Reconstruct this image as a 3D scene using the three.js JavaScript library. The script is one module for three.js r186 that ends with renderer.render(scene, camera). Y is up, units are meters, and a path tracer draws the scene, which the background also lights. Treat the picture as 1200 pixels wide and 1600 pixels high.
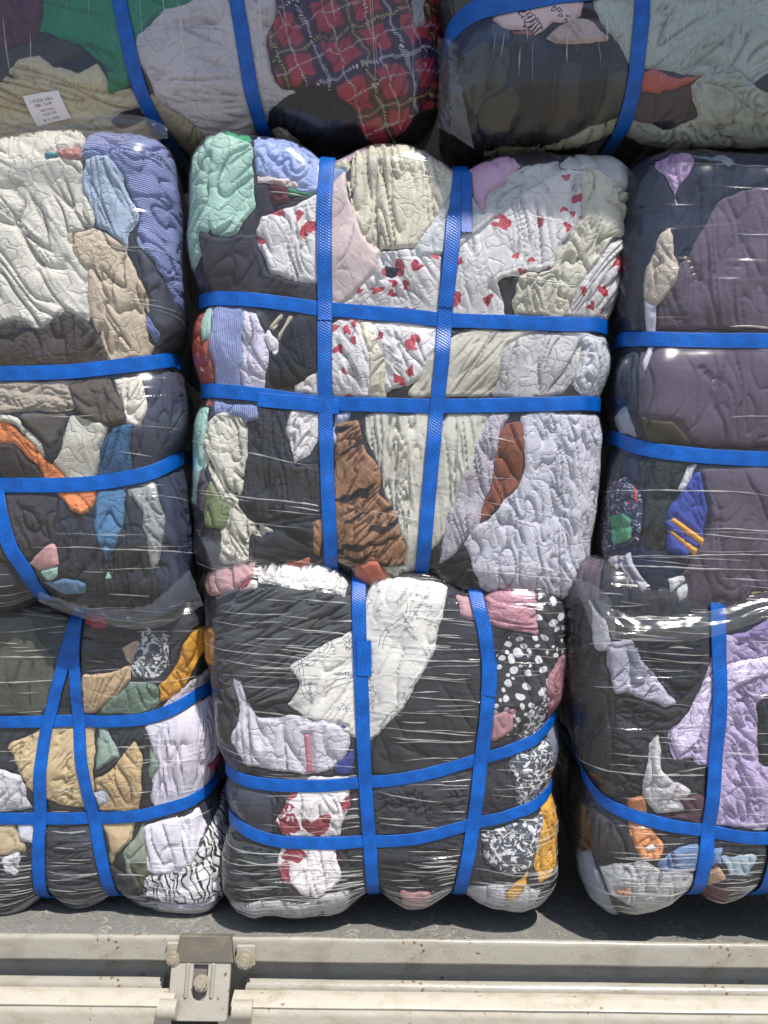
import * as THREE from 'three';
import { RoundedBoxGeometry } from 'three/addons/geometries/RoundedBoxGeometry.js';
import { mergeGeometries } from 'three/addons/utils/BufferGeometryUtils.js';

// ---------------------------------------------------------------- camera, sky, sun, exposure
const scene = new THREE.Scene();
const D = 1.19;                                       // the camera stands 1.19 m in front of the stack
const camera = new THREE.PerspectiveCamera(2 * Math.atan(0.8 / D) * 180 / Math.PI, 0.75, 0.05, 300);
camera.position.set(0, 0, D);
camera.lookAt(0, 0, 0);
const SUN = new THREE.Vector3(0.26, 0.85, 0.42).normalize();
{
  const w = 256, h = 128, a = new Float32Array(w * h * 4);     // clear, slightly hazy sky: pale at the horizon, bluer above, a broad brightening round the sun
  for (let y = 0; y < h; y++) for (let x = 0; x < w; x++) {
    const el = ((y + 0.5) / h - 0.5) * Math.PI, az = ((x + 0.5) / w - 0.5) * 2 * Math.PI, dx = Math.cos(el) * Math.cos(az), dy = Math.sin(el), dz = Math.cos(el) * Math.sin(az);
    const up = Math.max(0, dy), f = Math.pow(1 - up, 2.2), near = Math.pow(Math.max(0, dx * SUN.x + dy * SUN.y + dz * SUN.z), 12) * 0.55, k = (y * w + x) * 4;
    a[k] = 0.50 + 0.30 * f + near; a[k + 1] = 0.66 + 0.22 * f + near * 0.98; a[k + 2] = 0.98 - 0.02 * f + near * 0.94; a[k] *= 0.66; a[k + 1] *= 0.68; a[k + 2] *= 0.72; a[k + 3] = 1;
  }
  const t = new THREE.DataTexture(a, w, h, THREE.RGBAFormat, THREE.FloatType); t.mapping = THREE.EquirectangularReflectionMapping; t.magFilter = THREE.LinearFilter; t.needsUpdate = true;
  scene.background = t; scene.environment = t;
}
const sun = new THREE.DirectionalLight(new THREE.Color(1, 0.945, 0.855), 5);
sun.position.copy(SUN).multiplyScalar(10);
sun.castShadow = true; sun.shadow.mapSize.set(4096, 4096);
Object.assign(sun.shadow.camera, { left: -2, right: 2, top: 2, bottom: -2, near: 1, far: 20 });
sun.shadow.radius = 1;
scene.add(sun, sun.target);
const renderer = new THREE.WebGLRenderer({ antialias: true });
renderer.setSize(768, 1024);
renderer.shadowMap.enabled = true;
renderer.toneMapping = THREE.LinearToneMapping;
renderer.toneMappingExposure = 1.2;

// ---------------------------------------------------------------- helpers: random, noise, names
function rng(seed) { let a = seed >>> 0; return () => { a = (a + 0x6d2b79f5) | 0; let t = Math.imul(a ^ (a >>> 15), 1 | a); t = (t + Math.imul(t ^ (t >>> 7), 61 | t)) ^ t; return ((t ^ (t >>> 14)) >>> 0) / 4294967296; }; }
const PERM = new Uint8Array(256), GX = new Float32Array(256), GY = new Float32Array(256);
{ const r = rng(11); for (let i = 0; i < 256; i++) { PERM[i] = i; const a = r() * 6.2832; GX[i] = Math.cos(a); GY[i] = Math.sin(a); } for (let i = 255; i > 0; i--) { const j = (r() * (i + 1)) | 0; const t = PERM[i]; PERM[i] = PERM[j]; PERM[j] = t; } }
function noise(x, y, per = 0) {                      // gradient noise, about -1 .. 1; per: period for tiles
  let xi = Math.floor(x), yi = Math.floor(y); const fx = x - xi, fy = y - yi;
  let x1 = xi + 1, y1 = yi + 1;
  if (per) { xi = ((xi % per) + per) % per; x1 = ((x1 % per) + per) % per; yi = ((yi % per) + per) % per; y1 = ((y1 % per) + per) % per; }
  const h = (a, b) => PERM[(PERM[a & 255] + b) & 255];
  const u = fx * fx * fx * (fx * (fx * 6 - 15) + 10), v = fy * fy * fy * (fy * (fy * 6 - 15) + 10);
  const a = h(xi, yi), b = h(x1, yi), c = h(xi, y1), d = h(x1, y1);
  const n00 = GX[a] * fx + GY[a] * fy, n10 = GX[b] * (fx - 1) + GY[b] * fy, n01 = GX[c] * fx + GY[c] * (fy - 1), n11 = GX[d] * (fx - 1) + GY[d] * (fy - 1);
  return 1.5 * ((n00 + (n10 - n00) * u) + ((n01 + (n11 - n01) * u) - (n00 + (n10 - n00) * u)) * v);
}
const clamp = (x, a, b) => Math.max(a, Math.min(b, x));
const sstep = (a, b, x) => { const t = clamp((x - a) / (b - a), 0, 1); return t * t * (3 - 2 * t); };
const lerp = (a, b, t) => a + (b - a) * t;
const taken = {};
function numbered(name) { const n = taken[name] = (taken[name] ?? -1) + 1; return n ? name + '_' + String(n).padStart(3, '0') : name; }
function mesh(name, geo, mat, parent, label) {
  const m = new THREE.Mesh(geo, mat); m.name = numbered(name); m.castShadow = m.receiveShadow = true;
  if (label) m.userData.label = label;
  parent.add(m); return m;
}
// a point of the place: picture column and row of the survey grid at depth z
const W = (px, py, z) => [(px - 600) / 1000 * (D - z) / D, -(py - 800) / 1000 * (D - z) / D, z];

// ---------------------------------------------------------------- textures
function dataTex(n, fill, srgb) {                     // fill(x, y) -> 0..1 or [r, g, b] in 0..1
  const a = new Uint8Array(n * n * 4);
  for (let y = 0; y < n; y++) for (let x = 0; x < n; x++) {
    const v = fill(x, y), k = (y * n + x) * 4;
    if (typeof v === 'number') { a[k] = a[k + 1] = a[k + 2] = clamp(v, 0, 1) * 255; } else { a[k] = clamp(v[0], 0, 1) * 255; a[k + 1] = clamp(v[1], 0, 1) * 255; a[k + 2] = clamp(v[2], 0, 1) * 255; }
    a[k + 3] = 255;
  }
  const t = new THREE.DataTexture(a, n, n); t.wrapS = t.wrapT = THREE.RepeatWrapping; t.magFilter = THREE.LinearFilter; t.minFilter = THREE.LinearMipmapLinearFilter; t.generateMipmaps = true;
  if (srgb) t.colorSpace = THREE.SRGBColorSpace; t.needsUpdate = true; return t;
}
const bil = (n, k = 2.4, p = 0.6) => Math.pow(Math.min(1, Math.abs(n) * k), p);
// cloth relief tiles: creases in fine scale plus the grain of the cloth (tile = 0.25 m)
function reliefTile(kind) {
  return dataTex(1024, (x, y) => {
    const u = x / 1024, v = y / 1024, P = 8;
    const wx = 0.35 * noise(u * 16 + 3, v * 16, 16), wy = 0.35 * noise(u * 16, v * 16 + 7, 16);
    let h = 0;
    if (kind === 'crumple') {
      const cr = (n, w) => 1 - Math.exp(-Math.abs(n) / w); h = 0.20 * bil(noise(u * 9 + wx, v * 9 + wy, 9), 2, 0.5) + 0.22 * cr(noise(u * 9 + wx, v * 9 + wy, 9), 0.06) + 0.20 * cr(noise(u * 17 + wy, v * 17 + wx + 4, 17), 0.10) * sstep(-0.3, 0.3, noise(u * 4, v * 4, 4)) + 0.08 * cr(noise(u * 38 + wx, v * 38, 38), 0.2);
    } else if (kind === 'fold') {
      h = 0.32 * bil(noise(u * 16 + wx, v * 4 + wy, 4 * 4)) + 0.2 * bil(noise(u * 32 + wy, v * 8 + wx, 8 * 4)) + 0.08 * noise(u * 64, v * 16, 64);
    } else if (kind === 'rib') {
      h = 0.28 * bil(noise(u * 8 + wx, v * 8 + wy, 8)) + 0.30 * (0.5 + 0.5 * Math.sin((u * 80 + 0.25 * wx) * 6.2832));
    } else {                                           // plain, tightly packed
      h = 0.20 * bil(noise(u * 4 + wx, v * 8 + wy, 8)) + 0.14 * bil(noise(u * 10 + wx, v * 22 + wy, 2 * 11 * 5), 2, 0.8);
    }
    const grain = ((x * 7 + y * 3) % 5 < 2 ? 0.5 : -0.5) * 0.02 + 0.06 * noise(u * 220, v * 220, 220);
    return 0.15 + h + grain;
  });
}
const RELIEF = {}; for (const k of ['crumple', 'fold', 'rib', 'plain']) { RELIEF[k] = reliefTile(k); RELIEF[k].repeat.set(4, 4); }
const HEATHER = dataTex(512, (x, y) => { const u = x / 512, v = y / 512; const n = 0.5 * noise(u * 120, v * 120, 120) + 0.5 * noise(u * 60, v * 60, 60) + 0.7 * noise(u * 5, v * 5, 5); const g = 0.93 + 0.055 * n; return [g, g, g]; }, true);
HEATHER.repeat.set(3, 3);
function canvasTex(size, metres, draw) {
  const c = document.createElement('canvas'); c.width = c.height = size; const g = c.getContext('2d'); draw(g, size);
  const t = new THREE.CanvasTexture(c); t.colorSpace = THREE.SRGBColorSpace; t.wrapS = t.wrapT = THREE.RepeatWrapping; t.repeat.set(1 / metres, 1 / metres); t.anisotropy = 4; return t;
}
const wrapDraw = (g, n, x, y, r, f) => { for (const dx of [-n, 0, n]) for (const dy of [-n, 0, n]) if (x + dx > -r && x + dx < n + r && y + dy > -r && y + dy < n + r) { g.save(); g.translate(x + dx, y + dy); f(); g.restore(); } };
const PRINT = {
  tartan: canvasTex(512, 0.125, (g, n) => {
    g.fillStyle = '#93303d'; g.fillRect(0, 0, n, n);
    const bar = (p, w, c) => { g.fillStyle = c; g.fillRect(p * n, 0, w * n, n); g.fillRect(0, p * n, n, w * n); };
    bar(0.08, 0.20, 'rgba(24,28,62,0.72)'); bar(0.62, 0.15, 'rgba(34,40,34,0.62)');
    const hatch = (p, w, c) => { g.strokeStyle = c; g.lineWidth = 5; for (let k = -n; k < 2 * n; k += 14) { g.save(); g.beginPath(); g.rect(p * n, 0, w * n, n); g.clip(); g.beginPath(); g.moveTo(p * n - 10, k); g.lineTo(p * n + w * n + 10, k + 26); g.stroke(); g.restore(); g.save(); g.beginPath(); g.rect(0, p * n, n, w * n); g.clip(); g.beginPath(); g.moveTo(k, p * n - 10); g.lineTo(k + 26, p * n + w * n + 10); g.stroke(); g.restore(); } };
    hatch(0.155, 0.04, '#bdb8c2'); hatch(0.42, 0.026, '#aaa4b0'); hatch(0.68, 0.035, '#a0986c'); hatch(0.89, 0.026, '#b5b0ba');
  }),
  hearts: canvasTex(512, 0.135, (g, n) => {
    g.fillStyle = '#c9c8cb'; g.fillRect(0, 0, n, n); const r = rng(5);
    for (let k = 0; k < 17; k++) { const x = r() * n, y = r() * n, s = 20 + r() * 16, a = r() * 6.28; g.fillStyle = ['#a84450', '#a33f4b', '#b0525c'][k % 3]; wrapDraw(g, n, x, y, 60, () => { g.rotate(a); g.beginPath(); g.moveTo(0, s); g.bezierCurveTo(-s * 1.7, -s * 0.2, -s * 0.9, -s * 1.3, 0, -s * 0.4); g.bezierCurveTo(s * 0.9, -s * 1.3, s * 1.7, -s * 0.2, 0, s); g.fill(); }); }
  }),
  dots: canvasTex(512, 0.11, (g, n) => {
    g.fillStyle = '#3a3a3e'; g.fillRect(0, 0, n, n); const r = rng(9), put = [];
    for (let k = 0; k < 900 && put.length < 46; k++) { const x = r() * n, y = r() * n, s = 12 + r() * 20; if (put.some(p => { const dx = Math.min(Math.abs(p[0] - x), n - Math.abs(p[0] - x)), dy = Math.min(Math.abs(p[1] - y), n - Math.abs(p[1] - y)); return Math.hypot(dx, dy) < p[2] + s + 7; })) continue; put.push([x, y, s]); const q = 0.75 + 0.5 * r(), a = r() * 3; g.fillStyle = '#cdcdd1'; wrapDraw(g, n, x, y, 60, () => { g.rotate(a); g.scale(q, 1); g.beginPath(); g.arc(0, 0, s, 0, 6.3); g.fill(); }); }
  }),
  petals: canvasTex(512, 0.11, (g, n) => {
    g.fillStyle = '#dcd6d8'; g.fillRect(0, 0, n, n); const r = rng(21);
    g.fillStyle = '#93424c'; for (let k = 0; k < 7; k++) { const x = r() * n, y = r() * n; wrapDraw(g, n, x, y, 130, () => { g.beginPath(); g.ellipse(0, 0, 60 + 25 * Math.sin(k * 3), 95, k, 0, 6.3); g.fill(); }); }
    g.fillStyle = '#e0dadc'; for (let k = 0; k < 9; k++) { const x = r() * n, y = r() * n; for (let j = 0; j < 7; j++) wrapDraw(g, n, x, y, 80, () => { g.rotate(j * 0.9); g.translate(0, 42); g.beginPath(); g.ellipse(0, 0, 9, 22, 0, 0, 6.3); g.fill(); }); }
  }),
  splash: canvasTex(512, 0.075, (g, n) => {
    g.fillStyle = '#474950'; g.fillRect(0, 0, n, n); const r = rng(33);
    for (let k = 0; k < 210; k++) { const x = r() * n, y = r() * n, a = r() * 6.3, s = 10 + 26 * r(); g.fillStyle = r() < 0.85 ? '#c4c4c8' : '#6d7482'; wrapDraw(g, n, x, y, 80, () => { g.rotate(a); g.beginPath(); g.moveTo(-s, 0); g.quadraticCurveTo(0, -s * 0.9, s * 1.2, -s * 0.2); g.quadraticCurveTo(s * 0.2, s * 0.1, -s * 0.2, s * 0.5); g.fill(); }); }
  }),
  tiger: canvasTex(512, 0.22, (g, n) => {
    g.fillStyle = '#8f6c52'; g.fillRect(0, 0, n, n); const r = rng(44); g.fillStyle = '#2c2624';
    for (let k = 0; k < 30; k++) { const x = r() * n, y = r() * n, s = 40 + 50 * r(), t = 7 + 7 * r(), a = -0.4 + 0.35 * (r() - 0.5); wrapDraw(g, n, x, y, 120, () => { g.rotate(a); g.beginPath(); g.moveTo(-s, 0); g.bezierCurveTo(-s / 2, -t * 2, s / 3, t, s, -t); g.bezierCurveTo(s / 3, t * 2.6, -s / 3, t, -s, 0); g.fill(); }); }
  }),
  zebra: canvasTex(512, 0.085, (g, n) => {
    g.fillStyle = '#d4d2d6'; g.fillRect(0, 0, n, n); g.strokeStyle = '#2c2c30'; g.lineCap = 'round'; const r = rng(55);
    for (let k = 0; k < 9; k++) { g.lineWidth = 13 + 8 * r(); const x = (k + 0.5) * n / 9; g.beginPath(); for (let y = 0; y <= n; y += 16) g.lineTo(x + 14 * Math.sin(y / n * 6.283 * 2 + k) + 6 * Math.sin(y / n * 6.283 * 5 + k * 3), y); g.stroke(); }
  }),
  drawing: canvasTex(1024, 0.30, (g, n) => {
    g.fillStyle = '#d0cecb'; g.fillRect(0, 0, n, n); const r = rng(66); g.strokeStyle = '#5c5c62'; g.lineWidth = 2.8;
    for (let k = 0; k < 64; k++) { const x = r() * n, y = r() * n, kind = [0, 1, 3, 0, 2, 1, 3, 1][k % 8]; wrapDraw(g, n, x, y, 170, () => {
      g.rotate(k * 1.3);
      g.beginPath();
      if (kind === 0) for (let a = 0; a <= 6.4; a += 0.15) g.lineTo((44 + 9 * Math.sin(a * 7)) * Math.cos(a), (32 + 7 * Math.cos(a * 6)) * Math.sin(a));   // shrub outline
      else if (kind === 1) { for (let j = 0; j < 5; j++) { g.moveTo(0, 0); g.lineTo(18 * Math.cos(j * 1.26), 18 * Math.sin(j * 1.26)); } g.moveTo(40, 8); g.arc(34, 8, 7, 0, 6.3); }
      else if (kind === 2) { g.moveTo(-150, 0); g.bezierCurveTo(-60, -70, 10, 60, 140, -20); g.moveTo(-150, 22); g.bezierCurveTo(-60, -46, 10, 84, 140, 4); }
      else { for (let j = 0; j < 9; j++) { g.moveTo(-50 + j * 11, -6); g.quadraticCurveTo(-46 + j * 11, -26 - 8 * (j % 3), -40 + j * 11, -4); } }
      g.stroke(); }); }
  }),
  chain: canvasTex(512, 0.10, (g, n) => {
    g.fillStyle = '#cbb3b6'; g.fillRect(0, 0, n, n); g.strokeStyle = '#2a2629'; g.lineWidth = 8;
    for (let k = 0; k < 16; k++) { g.beginPath(); g.ellipse(n * 0.35, k * n / 16 + 16, 62, 20, 0.25, 0, 6.3); g.stroke(); }
    for (let k = 0; k < 22; k++) { g.beginPath(); g.arc(n * 0.8 + 24 * Math.sin(k * 2.4), k * n / 22, 12, 0, 6.3); g.stroke(); }
  }),
  lace: canvasTex(512, 0.05, (g, n) => {
    g.fillStyle = '#cfc4de'; g.fillRect(0, 0, n, n); const r = rng(77); g.strokeStyle = '#9a8eae'; g.lineWidth = 7;
    for (let k = 0; k < 90; k++) { const x = r() * n, y = r() * n; wrapDraw(g, n, x, y, 40, () => { g.beginPath(); g.arc(0, 0, 10 + 12 * r(), 0, 5); g.stroke(); }); }
  }),
  floral: canvasTex(512, 0.06, (g, n) => {
    g.fillStyle = '#33374c'; g.fillRect(0, 0, n, n); const r = rng(88);
    for (let k = 0; k < 110; k++) { const x = r() * n, y = r() * n, a = r() * 6; g.fillStyle = ['#8f96b4', '#6d7aa0', '#b4aebc', '#3f6a66', '#a5566a'][k % 5]; wrapDraw(g, n, x, y, 50, () => { g.rotate(a); g.beginPath(); g.ellipse(0, 0, 9, 24, 0, 0, 6.3); g.fill(); }); }
  }),
};

// strap weave relief (tile = 22 mm wide, 22 mm long) and film stretch lines
const WEAVE = dataTex(256, (x, y) => {
  const u = x / 256, v = y / 256; const d1 = Math.sin((u * 6 + v * 5) * 6.2832), d2 = Math.sin((u * 6 - v * 5) * 6.2832);
  return 0.5 + 0.28 * d1 * 0.6 + 0.28 * Math.max(d1, d2) * 0.6;
});
function filmTile(seed, count, angle, spread, strong) {   // one tile is 0.72 m square
  const n = 1024, a = new Float32Array(n * n), r = rng(seed), px = 0.72 / n;
  for (let k = 0; k < count; k++) {
    const cx = r() * n, cy = r() * n, len = (0.06 + 0.34 * r() * r() * 1.6) / px, th = angle + (r() - 0.5) * spread, sig = (0.0007 + 0.0016 * r()) / px, hh = strong * (0.25 + 0.75 * r() * r()), bend = (r() - 0.5) * 0.14;
    const c = Math.cos(th), s = Math.sin(th), w = Math.ceil(sig * 3.2);
    for (let l = -len / 2; l <= len / 2; l += 1) {
      const f = Math.pow(Math.max(0, 1 - Math.pow(2 * Math.abs(l) / len, 2)), 0.8) * hh * (0.75 + 0.25 * noise(l * 0.02, k)), off = bend * l * l / len * 2 + 2.5 * noise(l * 0.013, k + 0.5);
      for (let q = -w; q <= w; q++) {
        const X = Math.round(cx + l * c - (q + off) * s), Y = Math.round(cy + l * s + (q + off) * c);
        const i = (((Y % n) + n) % n) * n + (((X % n) + n) % n), g = f * Math.exp(-q * q / (2 * sig * sig)); if (g > a[i]) a[i] = g;
      }
    }
  }
  return dataTex(n, (x, y) => { const u = x / n, v = y / n; return 0.08 + a[y * n + x] * 0.75 + 0.12 * noise(u * 9, v * 14, 126) + 0.06 * noise(u * 22, v * 30, 660) + 0.02 * noise(u * 60, v * 60, 60); });
}
const FILM = { across: filmTile(3, 90, 0, 0.16, 0.9), dense: filmTile(4, 620, 0, 0.2, 1), upright: filmTile(5, 110, 1.57, 0.34, 0.9), few: filmTile(6, 45, 0.03, 0.3, 0.9) };

// ---------------------------------------------------------------- materials
const filmMat = kind => new THREE.MeshPhysicalMaterial({ color: 0xffffff, transmission: 1, thickness: 0, roughness: 0.21, ior: 1.58, bumpMap: FILM[kind], bumpScale: kind === 'dense' ? 0.0034 : 0.0026, side: THREE.DoubleSide });
const FILMS = {}; for (const k in FILM) FILMS[k] = filmMat(k);
const WORN = dataTex(512, (x, y) => { const u = x / 512, v = y / 512, g = 0.88 + 0.10 * noise(u * 3, v * 7, 21) + 0.07 * noise(u * 12, v * 40, 480) + 0.05 * noise(u * 60, v * 9, 540); return [g, g, g]; }, true); WORN.repeat.set(1, 0.12);
const foldMat = new THREE.MeshPhysicalMaterial({ color: 0xf4f4f2, transmission: 0.76, thickness: 0, roughness: 0.4, ior: 1.5, side: THREE.DoubleSide });
const looseMat = new THREE.MeshPhysicalMaterial({ color: 0xf8f8f8, transmission: 0.985, thickness: 0, roughness: 0.2, ior: 1.7, bumpMap: FILM.across, bumpScale: 0.0016, side: THREE.DoubleSide });
const strapMat = new THREE.MeshPhysicalMaterial({ color: new THREE.Color(0.0003, 0.116, 0.53), map: WORN, roughness: 0.32, specularIntensity: 0.9, bumpMap: WEAVE, bumpScale: 0.0006 });
let patternTurn = 0;
function clothMat(hex, relief, print) {
  const m = new THREE.MeshPhysicalMaterial({ color: print ? 0xffffff : new THREE.Color(hex), map: print ? PRINT[print] : HEATHER, roughness: 0.9, specularIntensity: 0.4, bumpMap: RELIEF[relief], bumpScale: relief === 'plain' ? 0.0022 : 0.0045, sheen: 0.15, sheenRoughness: 0.6, side: THREE.DoubleSide });
  if (!print) { const c = m.color, y = 0.3 * c.r + 0.59 * c.g + 0.11 * c.b; c.r = lerp(c.r, y, 0.12); c.g = lerp(c.g, y, 0.12); c.b = lerp(c.b, y, 0.12); }
  if (print && hex) m.color = new THREE.Color(hex);
  return m;
}

// ---------------------------------------------------------------- the bales
const HALF = Math.PI / 2;
function segDist(x, y, p, closed) {                   // p: flat [x, y, ...]; returns the unsigned distance
  let best = 1e9; const n = p.length / 2, m = closed ? n : n - 1;
  for (let i = 0; i < m; i++) { const j = (i + 1) % n, ax = p[2 * i], ay = p[2 * i + 1], bx = p[2 * j] - ax, by = p[2 * j + 1] - ay; const l = bx * bx + by * by || 1e-12; const t = clamp(((x - ax) * bx + (y - ay) * by) / l, 0, 1); const dx = x - ax - t * bx, dy = y - ay - t * by, d = dx * dx + dy * dy; if (d < best) best = d; }
  return Math.sqrt(best);
}
function inside(x, y, p) { let c = false; const n = p.length / 2; for (let i = 0, j = n - 1; i < n; j = i++) { const yi = p[2 * i + 1], yj = p[2 * j + 1]; if ((yi > y) !== (yj > y) && x < (p[2 * j] - p[2 * i]) * (y - yi) / (yj - yi) + p[2 * i]) c = !c; } return c; }
function rounded(p) { const o = [], n = p.length / 2; for (let i = 0; i < n; i++) { const j = (i + 1) % n; o.push(lerp(p[2 * i], p[2 * j], 0.07), lerp(p[2 * i + 1], p[2 * j + 1], 0.07), lerp(p[2 * i], p[2 * j], 0.93), lerp(p[2 * i + 1], p[2 * j + 1], 0.93)); } return o; }

const STYLE = {                                        // plateau height, size, stretch along the fold, depth of main and fine creases
  puff: { a: 0.0020, s: 0.027, k: 1.9, d1: 0.0085, d2: 0.0060 }, crease: { a: 0.0017, s: 0.019, k: 2.8, d1: 0.0085, d2: 0.0065 },
  fold: { a: 0.0018, s: 0.015, k: 5, d1: 0.0080, d2: 0.0055 }, flat: { a: 0.0014, s: 0.034, k: 2.2, d1: 0.0055, d2: 0.0034 },
};
function wrinkle(st, s, t, ang, seed) {
  const c = Math.cos(ang), q = Math.sin(ang); let x = (s * c + t * q) / st.s, y = (-s * q + t * c) / (st.s * st.k);
  x += seed * 7.31; y += seed * 3.17;
  const wx = 0.38 * noise(x * 0.8 + 40, y * 0.8), wy = 0.38 * noise(x * 0.8, y * 0.8 + 40);
  const n1 = noise(x + wx, y + wy), n3 = noise(x * 0.45 + 5, y * 0.5), nb = noise(x * 0.55 + wy + 17, y * 0.5 + wx);
  const m1 = sstep(-0.45, 0.1, noise(x * 0.7 + 21, y * 0.7 + 3)), m2 = sstep(-0.25, 0.25, noise(x * 0.5 - 13, y * 0.5 + 8));
  const dist = st.s / 1.5, lv = nb * 3.2 + 0.35 * n1, near2 = Math.abs(lv - Math.round(lv)) / 3.2;            // bundles of folds that run side by side
  const n4 = noise(x * 1.7 - 4 + wy, y * 1.4 + 31), ridge = Math.max(0, 1 - Math.abs(n4) * 3.2);       // sharp pinched ridges
  return st.a * (0.8 * (bil(n1, 2.0, 0.38) - 0.7) + 0.5 * m2 * Math.min(1, near2 * 8) + 0.55 * (1 - m2) * ridge * ridge + 0.7 * n3)
    - st.d1 * m1 * Math.exp(-Math.abs(n1) * dist / 0.0012) - st.d2 * m2 * Math.exp(-near2 * dist * 1.6 / 0.0009);
}

function makeBale(o) {
  const { quad, z: zf, R = 0.085, depth = 0.26, garments, straps, film, seed, taper = 0.22 } = o;
  const root = new THREE.Group(); root.name = numbered('clothing_bale');
  root.userData = { label: o.label, category: 'clothing bale', group: 'clothing bales stacked on the truck' };
  scene.add(root);
  const C = quad.map(([x, y]) => W(x, y, zf));          // corners: top left, top right, bottom right, bottom left
  const cx = (C[0][0] + C[1][0] + C[2][0] + C[3][0]) / 4, cy = (C[0][1] + C[1][1] + C[2][1] + C[3][1]) / 4;
  root.position.set(cx, C[2][1], zf - R);
  const w = (Math.hypot(C[1][0] - C[0][0], C[1][1] - C[0][1]) + Math.hypot(C[2][0] - C[3][0], C[2][1] - C[3][1])) / 2;
  const h = (Math.hypot(C[3][0] - C[0][0], C[3][1] - C[0][1]) + Math.hypot(C[2][0] - C[1][0], C[2][1] - C[1][1])) / 2;
  const a = w / 2 - R, b = h / 2 - R, Sm = a + R * HALF + depth, Tm = b + R * HALF + depth;
  const bi = (u, v) => [0, 1].map(k => (C[3][k] * (1 - u) + C[2][k] * u) * (1 - v) + (C[0][k] * (1 - u) + C[1][k] * u) * v);
  function toST(px, py) {
    const X = (px - 600) / 1000 * (D - zf) / D, Y = -(py - 800) / 1000 * (D - zf) / D; let u = 0.5, v = 0.5;
    for (let k = 0; k < 12; k++) { const p = bi(u, v), e = 1e-4, pu = bi(u + e, v), pv = bi(u, v + e); const a11 = (pu[0] - p[0]) / e, a12 = (pv[0] - p[0]) / e, a21 = (pu[1] - p[1]) / e, a22 = (pv[1] - p[1]) / e, det = a11 * a22 - a12 * a21, rx = X - p[0], ry = Y - p[1]; u += (rx * a22 - ry * a12) / det; v += (ry * a11 - rx * a21) / det; }
    const un = (x, e) => { const ax = Math.abs(x), g = Math.sign(x); return ax < e ? x : ax < e + R ? g * (e + R * Math.asin((ax - e) / R)) : g * (e + R * HALF + ax - e - R); };
    return [un((u - 0.5) * w, a), un((v - 0.5) * h, b)];
  }
  function P(s, t, d, out) {
    const sx = Math.sign(s) || 1, sy = Math.sign(t) || 1, as = Math.abs(s), at = Math.abs(t);
    const tx = clamp((as - a) / R, 0, HALF), ty = clamp((at - b) / R, 0, HALF), ex = Math.max(0, as - a - R * HALF), ey = Math.max(0, at - b - R * HALF), e = Math.max(ex, ey);
    const nx = sx * Math.sin(tx) * Math.cos(ty), ny = sy * Math.sin(ty), nz = Math.cos(tx) * Math.cos(ty);
    const sh = 1 - taper * e * e / (e + 0.05) / Math.max(0.2, Math.min(a, b)) * 0.5;
    const x = clamp(s, -a, a) * sh + (R + d) * nx, y = clamp(t, -b, b) * sh + (R + d) * ny;
    const p = bi(x / w + 0.5, y / h + 0.5);
    out[0] = p[0] - root.position.x; out[1] = p[1] - root.position.y; out[2] = -e + (R + d) * nz; return out;
  }
  // straps as paths over the unrolled surface
  const paths = straps.map(st => {
    const q = st.p, pts = []; for (let i = 0; i < q.length; i += 2) pts.push(toST(q[i], q[i + 1]));
    const up = st.dir === 'v', first = pts[0], last = pts[pts.length - 1];
    if (!st.open) { if (up) { pts.unshift([first[0] + (st.lean0 || 0), Math.max(first[1] + 0.02, Tm)]); pts.push([last[0], Math.min(last[1] - 0.02, -Tm)]); } else { pts.unshift([Math.min(first[0] - 0.02, -Sm), first[1]]); pts.push([Math.max(last[0] + 0.02, Sm), last[1]]); } }
    const curve = new THREE.CatmullRomCurve3(pts.map(p => new THREE.Vector3(p[0], p[1], 0)), false, 'centripetal');
    const L = curve.getLength(), n = Math.ceil(L / 0.006), list = []; for (let i = 0; i <= n; i++) { const p = curve.getPointAt(i / n); list.push(p.x, p.y); }
    return { list, st, w: st.w || 0.0112 };
  });
  const coarse = paths.map(p => { const c = []; for (let i = 0; i < p.list.length; i += 8) c.push(p.list[i], p.list[i + 1]); c.push(p.list[p.list.length - 2], p.list[p.list.length - 1]); return c; });
  function edgeness(s, t, up) { const x = up ? Math.abs(t) - b : Math.abs(s) - a; return sstep(-0.05, R * 0.9, x); }
  const strapNear = (s, t) => { let m = 1e9; for (let k = 0; k < paths.length; k++) if (!paths[k].st.tail) m = Math.min(m, segDist(s, t, coarse[k]) - paths[k].w); return m; };
  function base(s, t) {
    let d = (o.bulge ?? 0.007) * (1 - Math.pow(Math.min(1, Math.abs(s) / (a + R)), 2)) * (1 - Math.pow(Math.min(1, Math.abs(t) / (b + R)), 2));
    d += 0.0035 * noise(s * 9 + seed, t * 9) + 0.0025 * noise(s * 21, t * 21 + seed);
    for (let k = 0; k < paths.length; k++) {
      if (paths[k].st.tail) continue;
      const q = Math.max(0, segDist(s, t, coarse[k]) - paths[k].w - 0.001), up = paths[k].st.dir === 'v', e = edgeness(s, t, up) * (up ? (t > 0 ? o.pinchTop ?? 1 : 1) : 0.45);
      d -= ((o.pinch ?? 0.009) + (o.pinchEdge ?? 0.03) * e) * Math.exp(-Math.pow(q / 0.03, 1.3));
    }
    return d;
  }
  // grid lines: fine where the picture looks, coarse elsewhere
  function lines(M, e, seen) { const o2 = []; let x = -M; while (x < M) { o2.push(x); const fine = Math.abs(x) < e + R * 1.35 && seen(x); x += fine ? 0.0019 : Math.abs(x) < e + R * HALF ? 0.007 : 0.012; } o2.push(M); return o2; }
  const pOf = (s, t) => { const x = clamp(s, -a - R, a + R), y = clamp(t, -b - R, b + R), p = bi(x / w + 0.5, y / h + 0.5), k = 1000 * D / (D - zf); return [600 + p[0] * k, 800 - p[1] * k]; };
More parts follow.
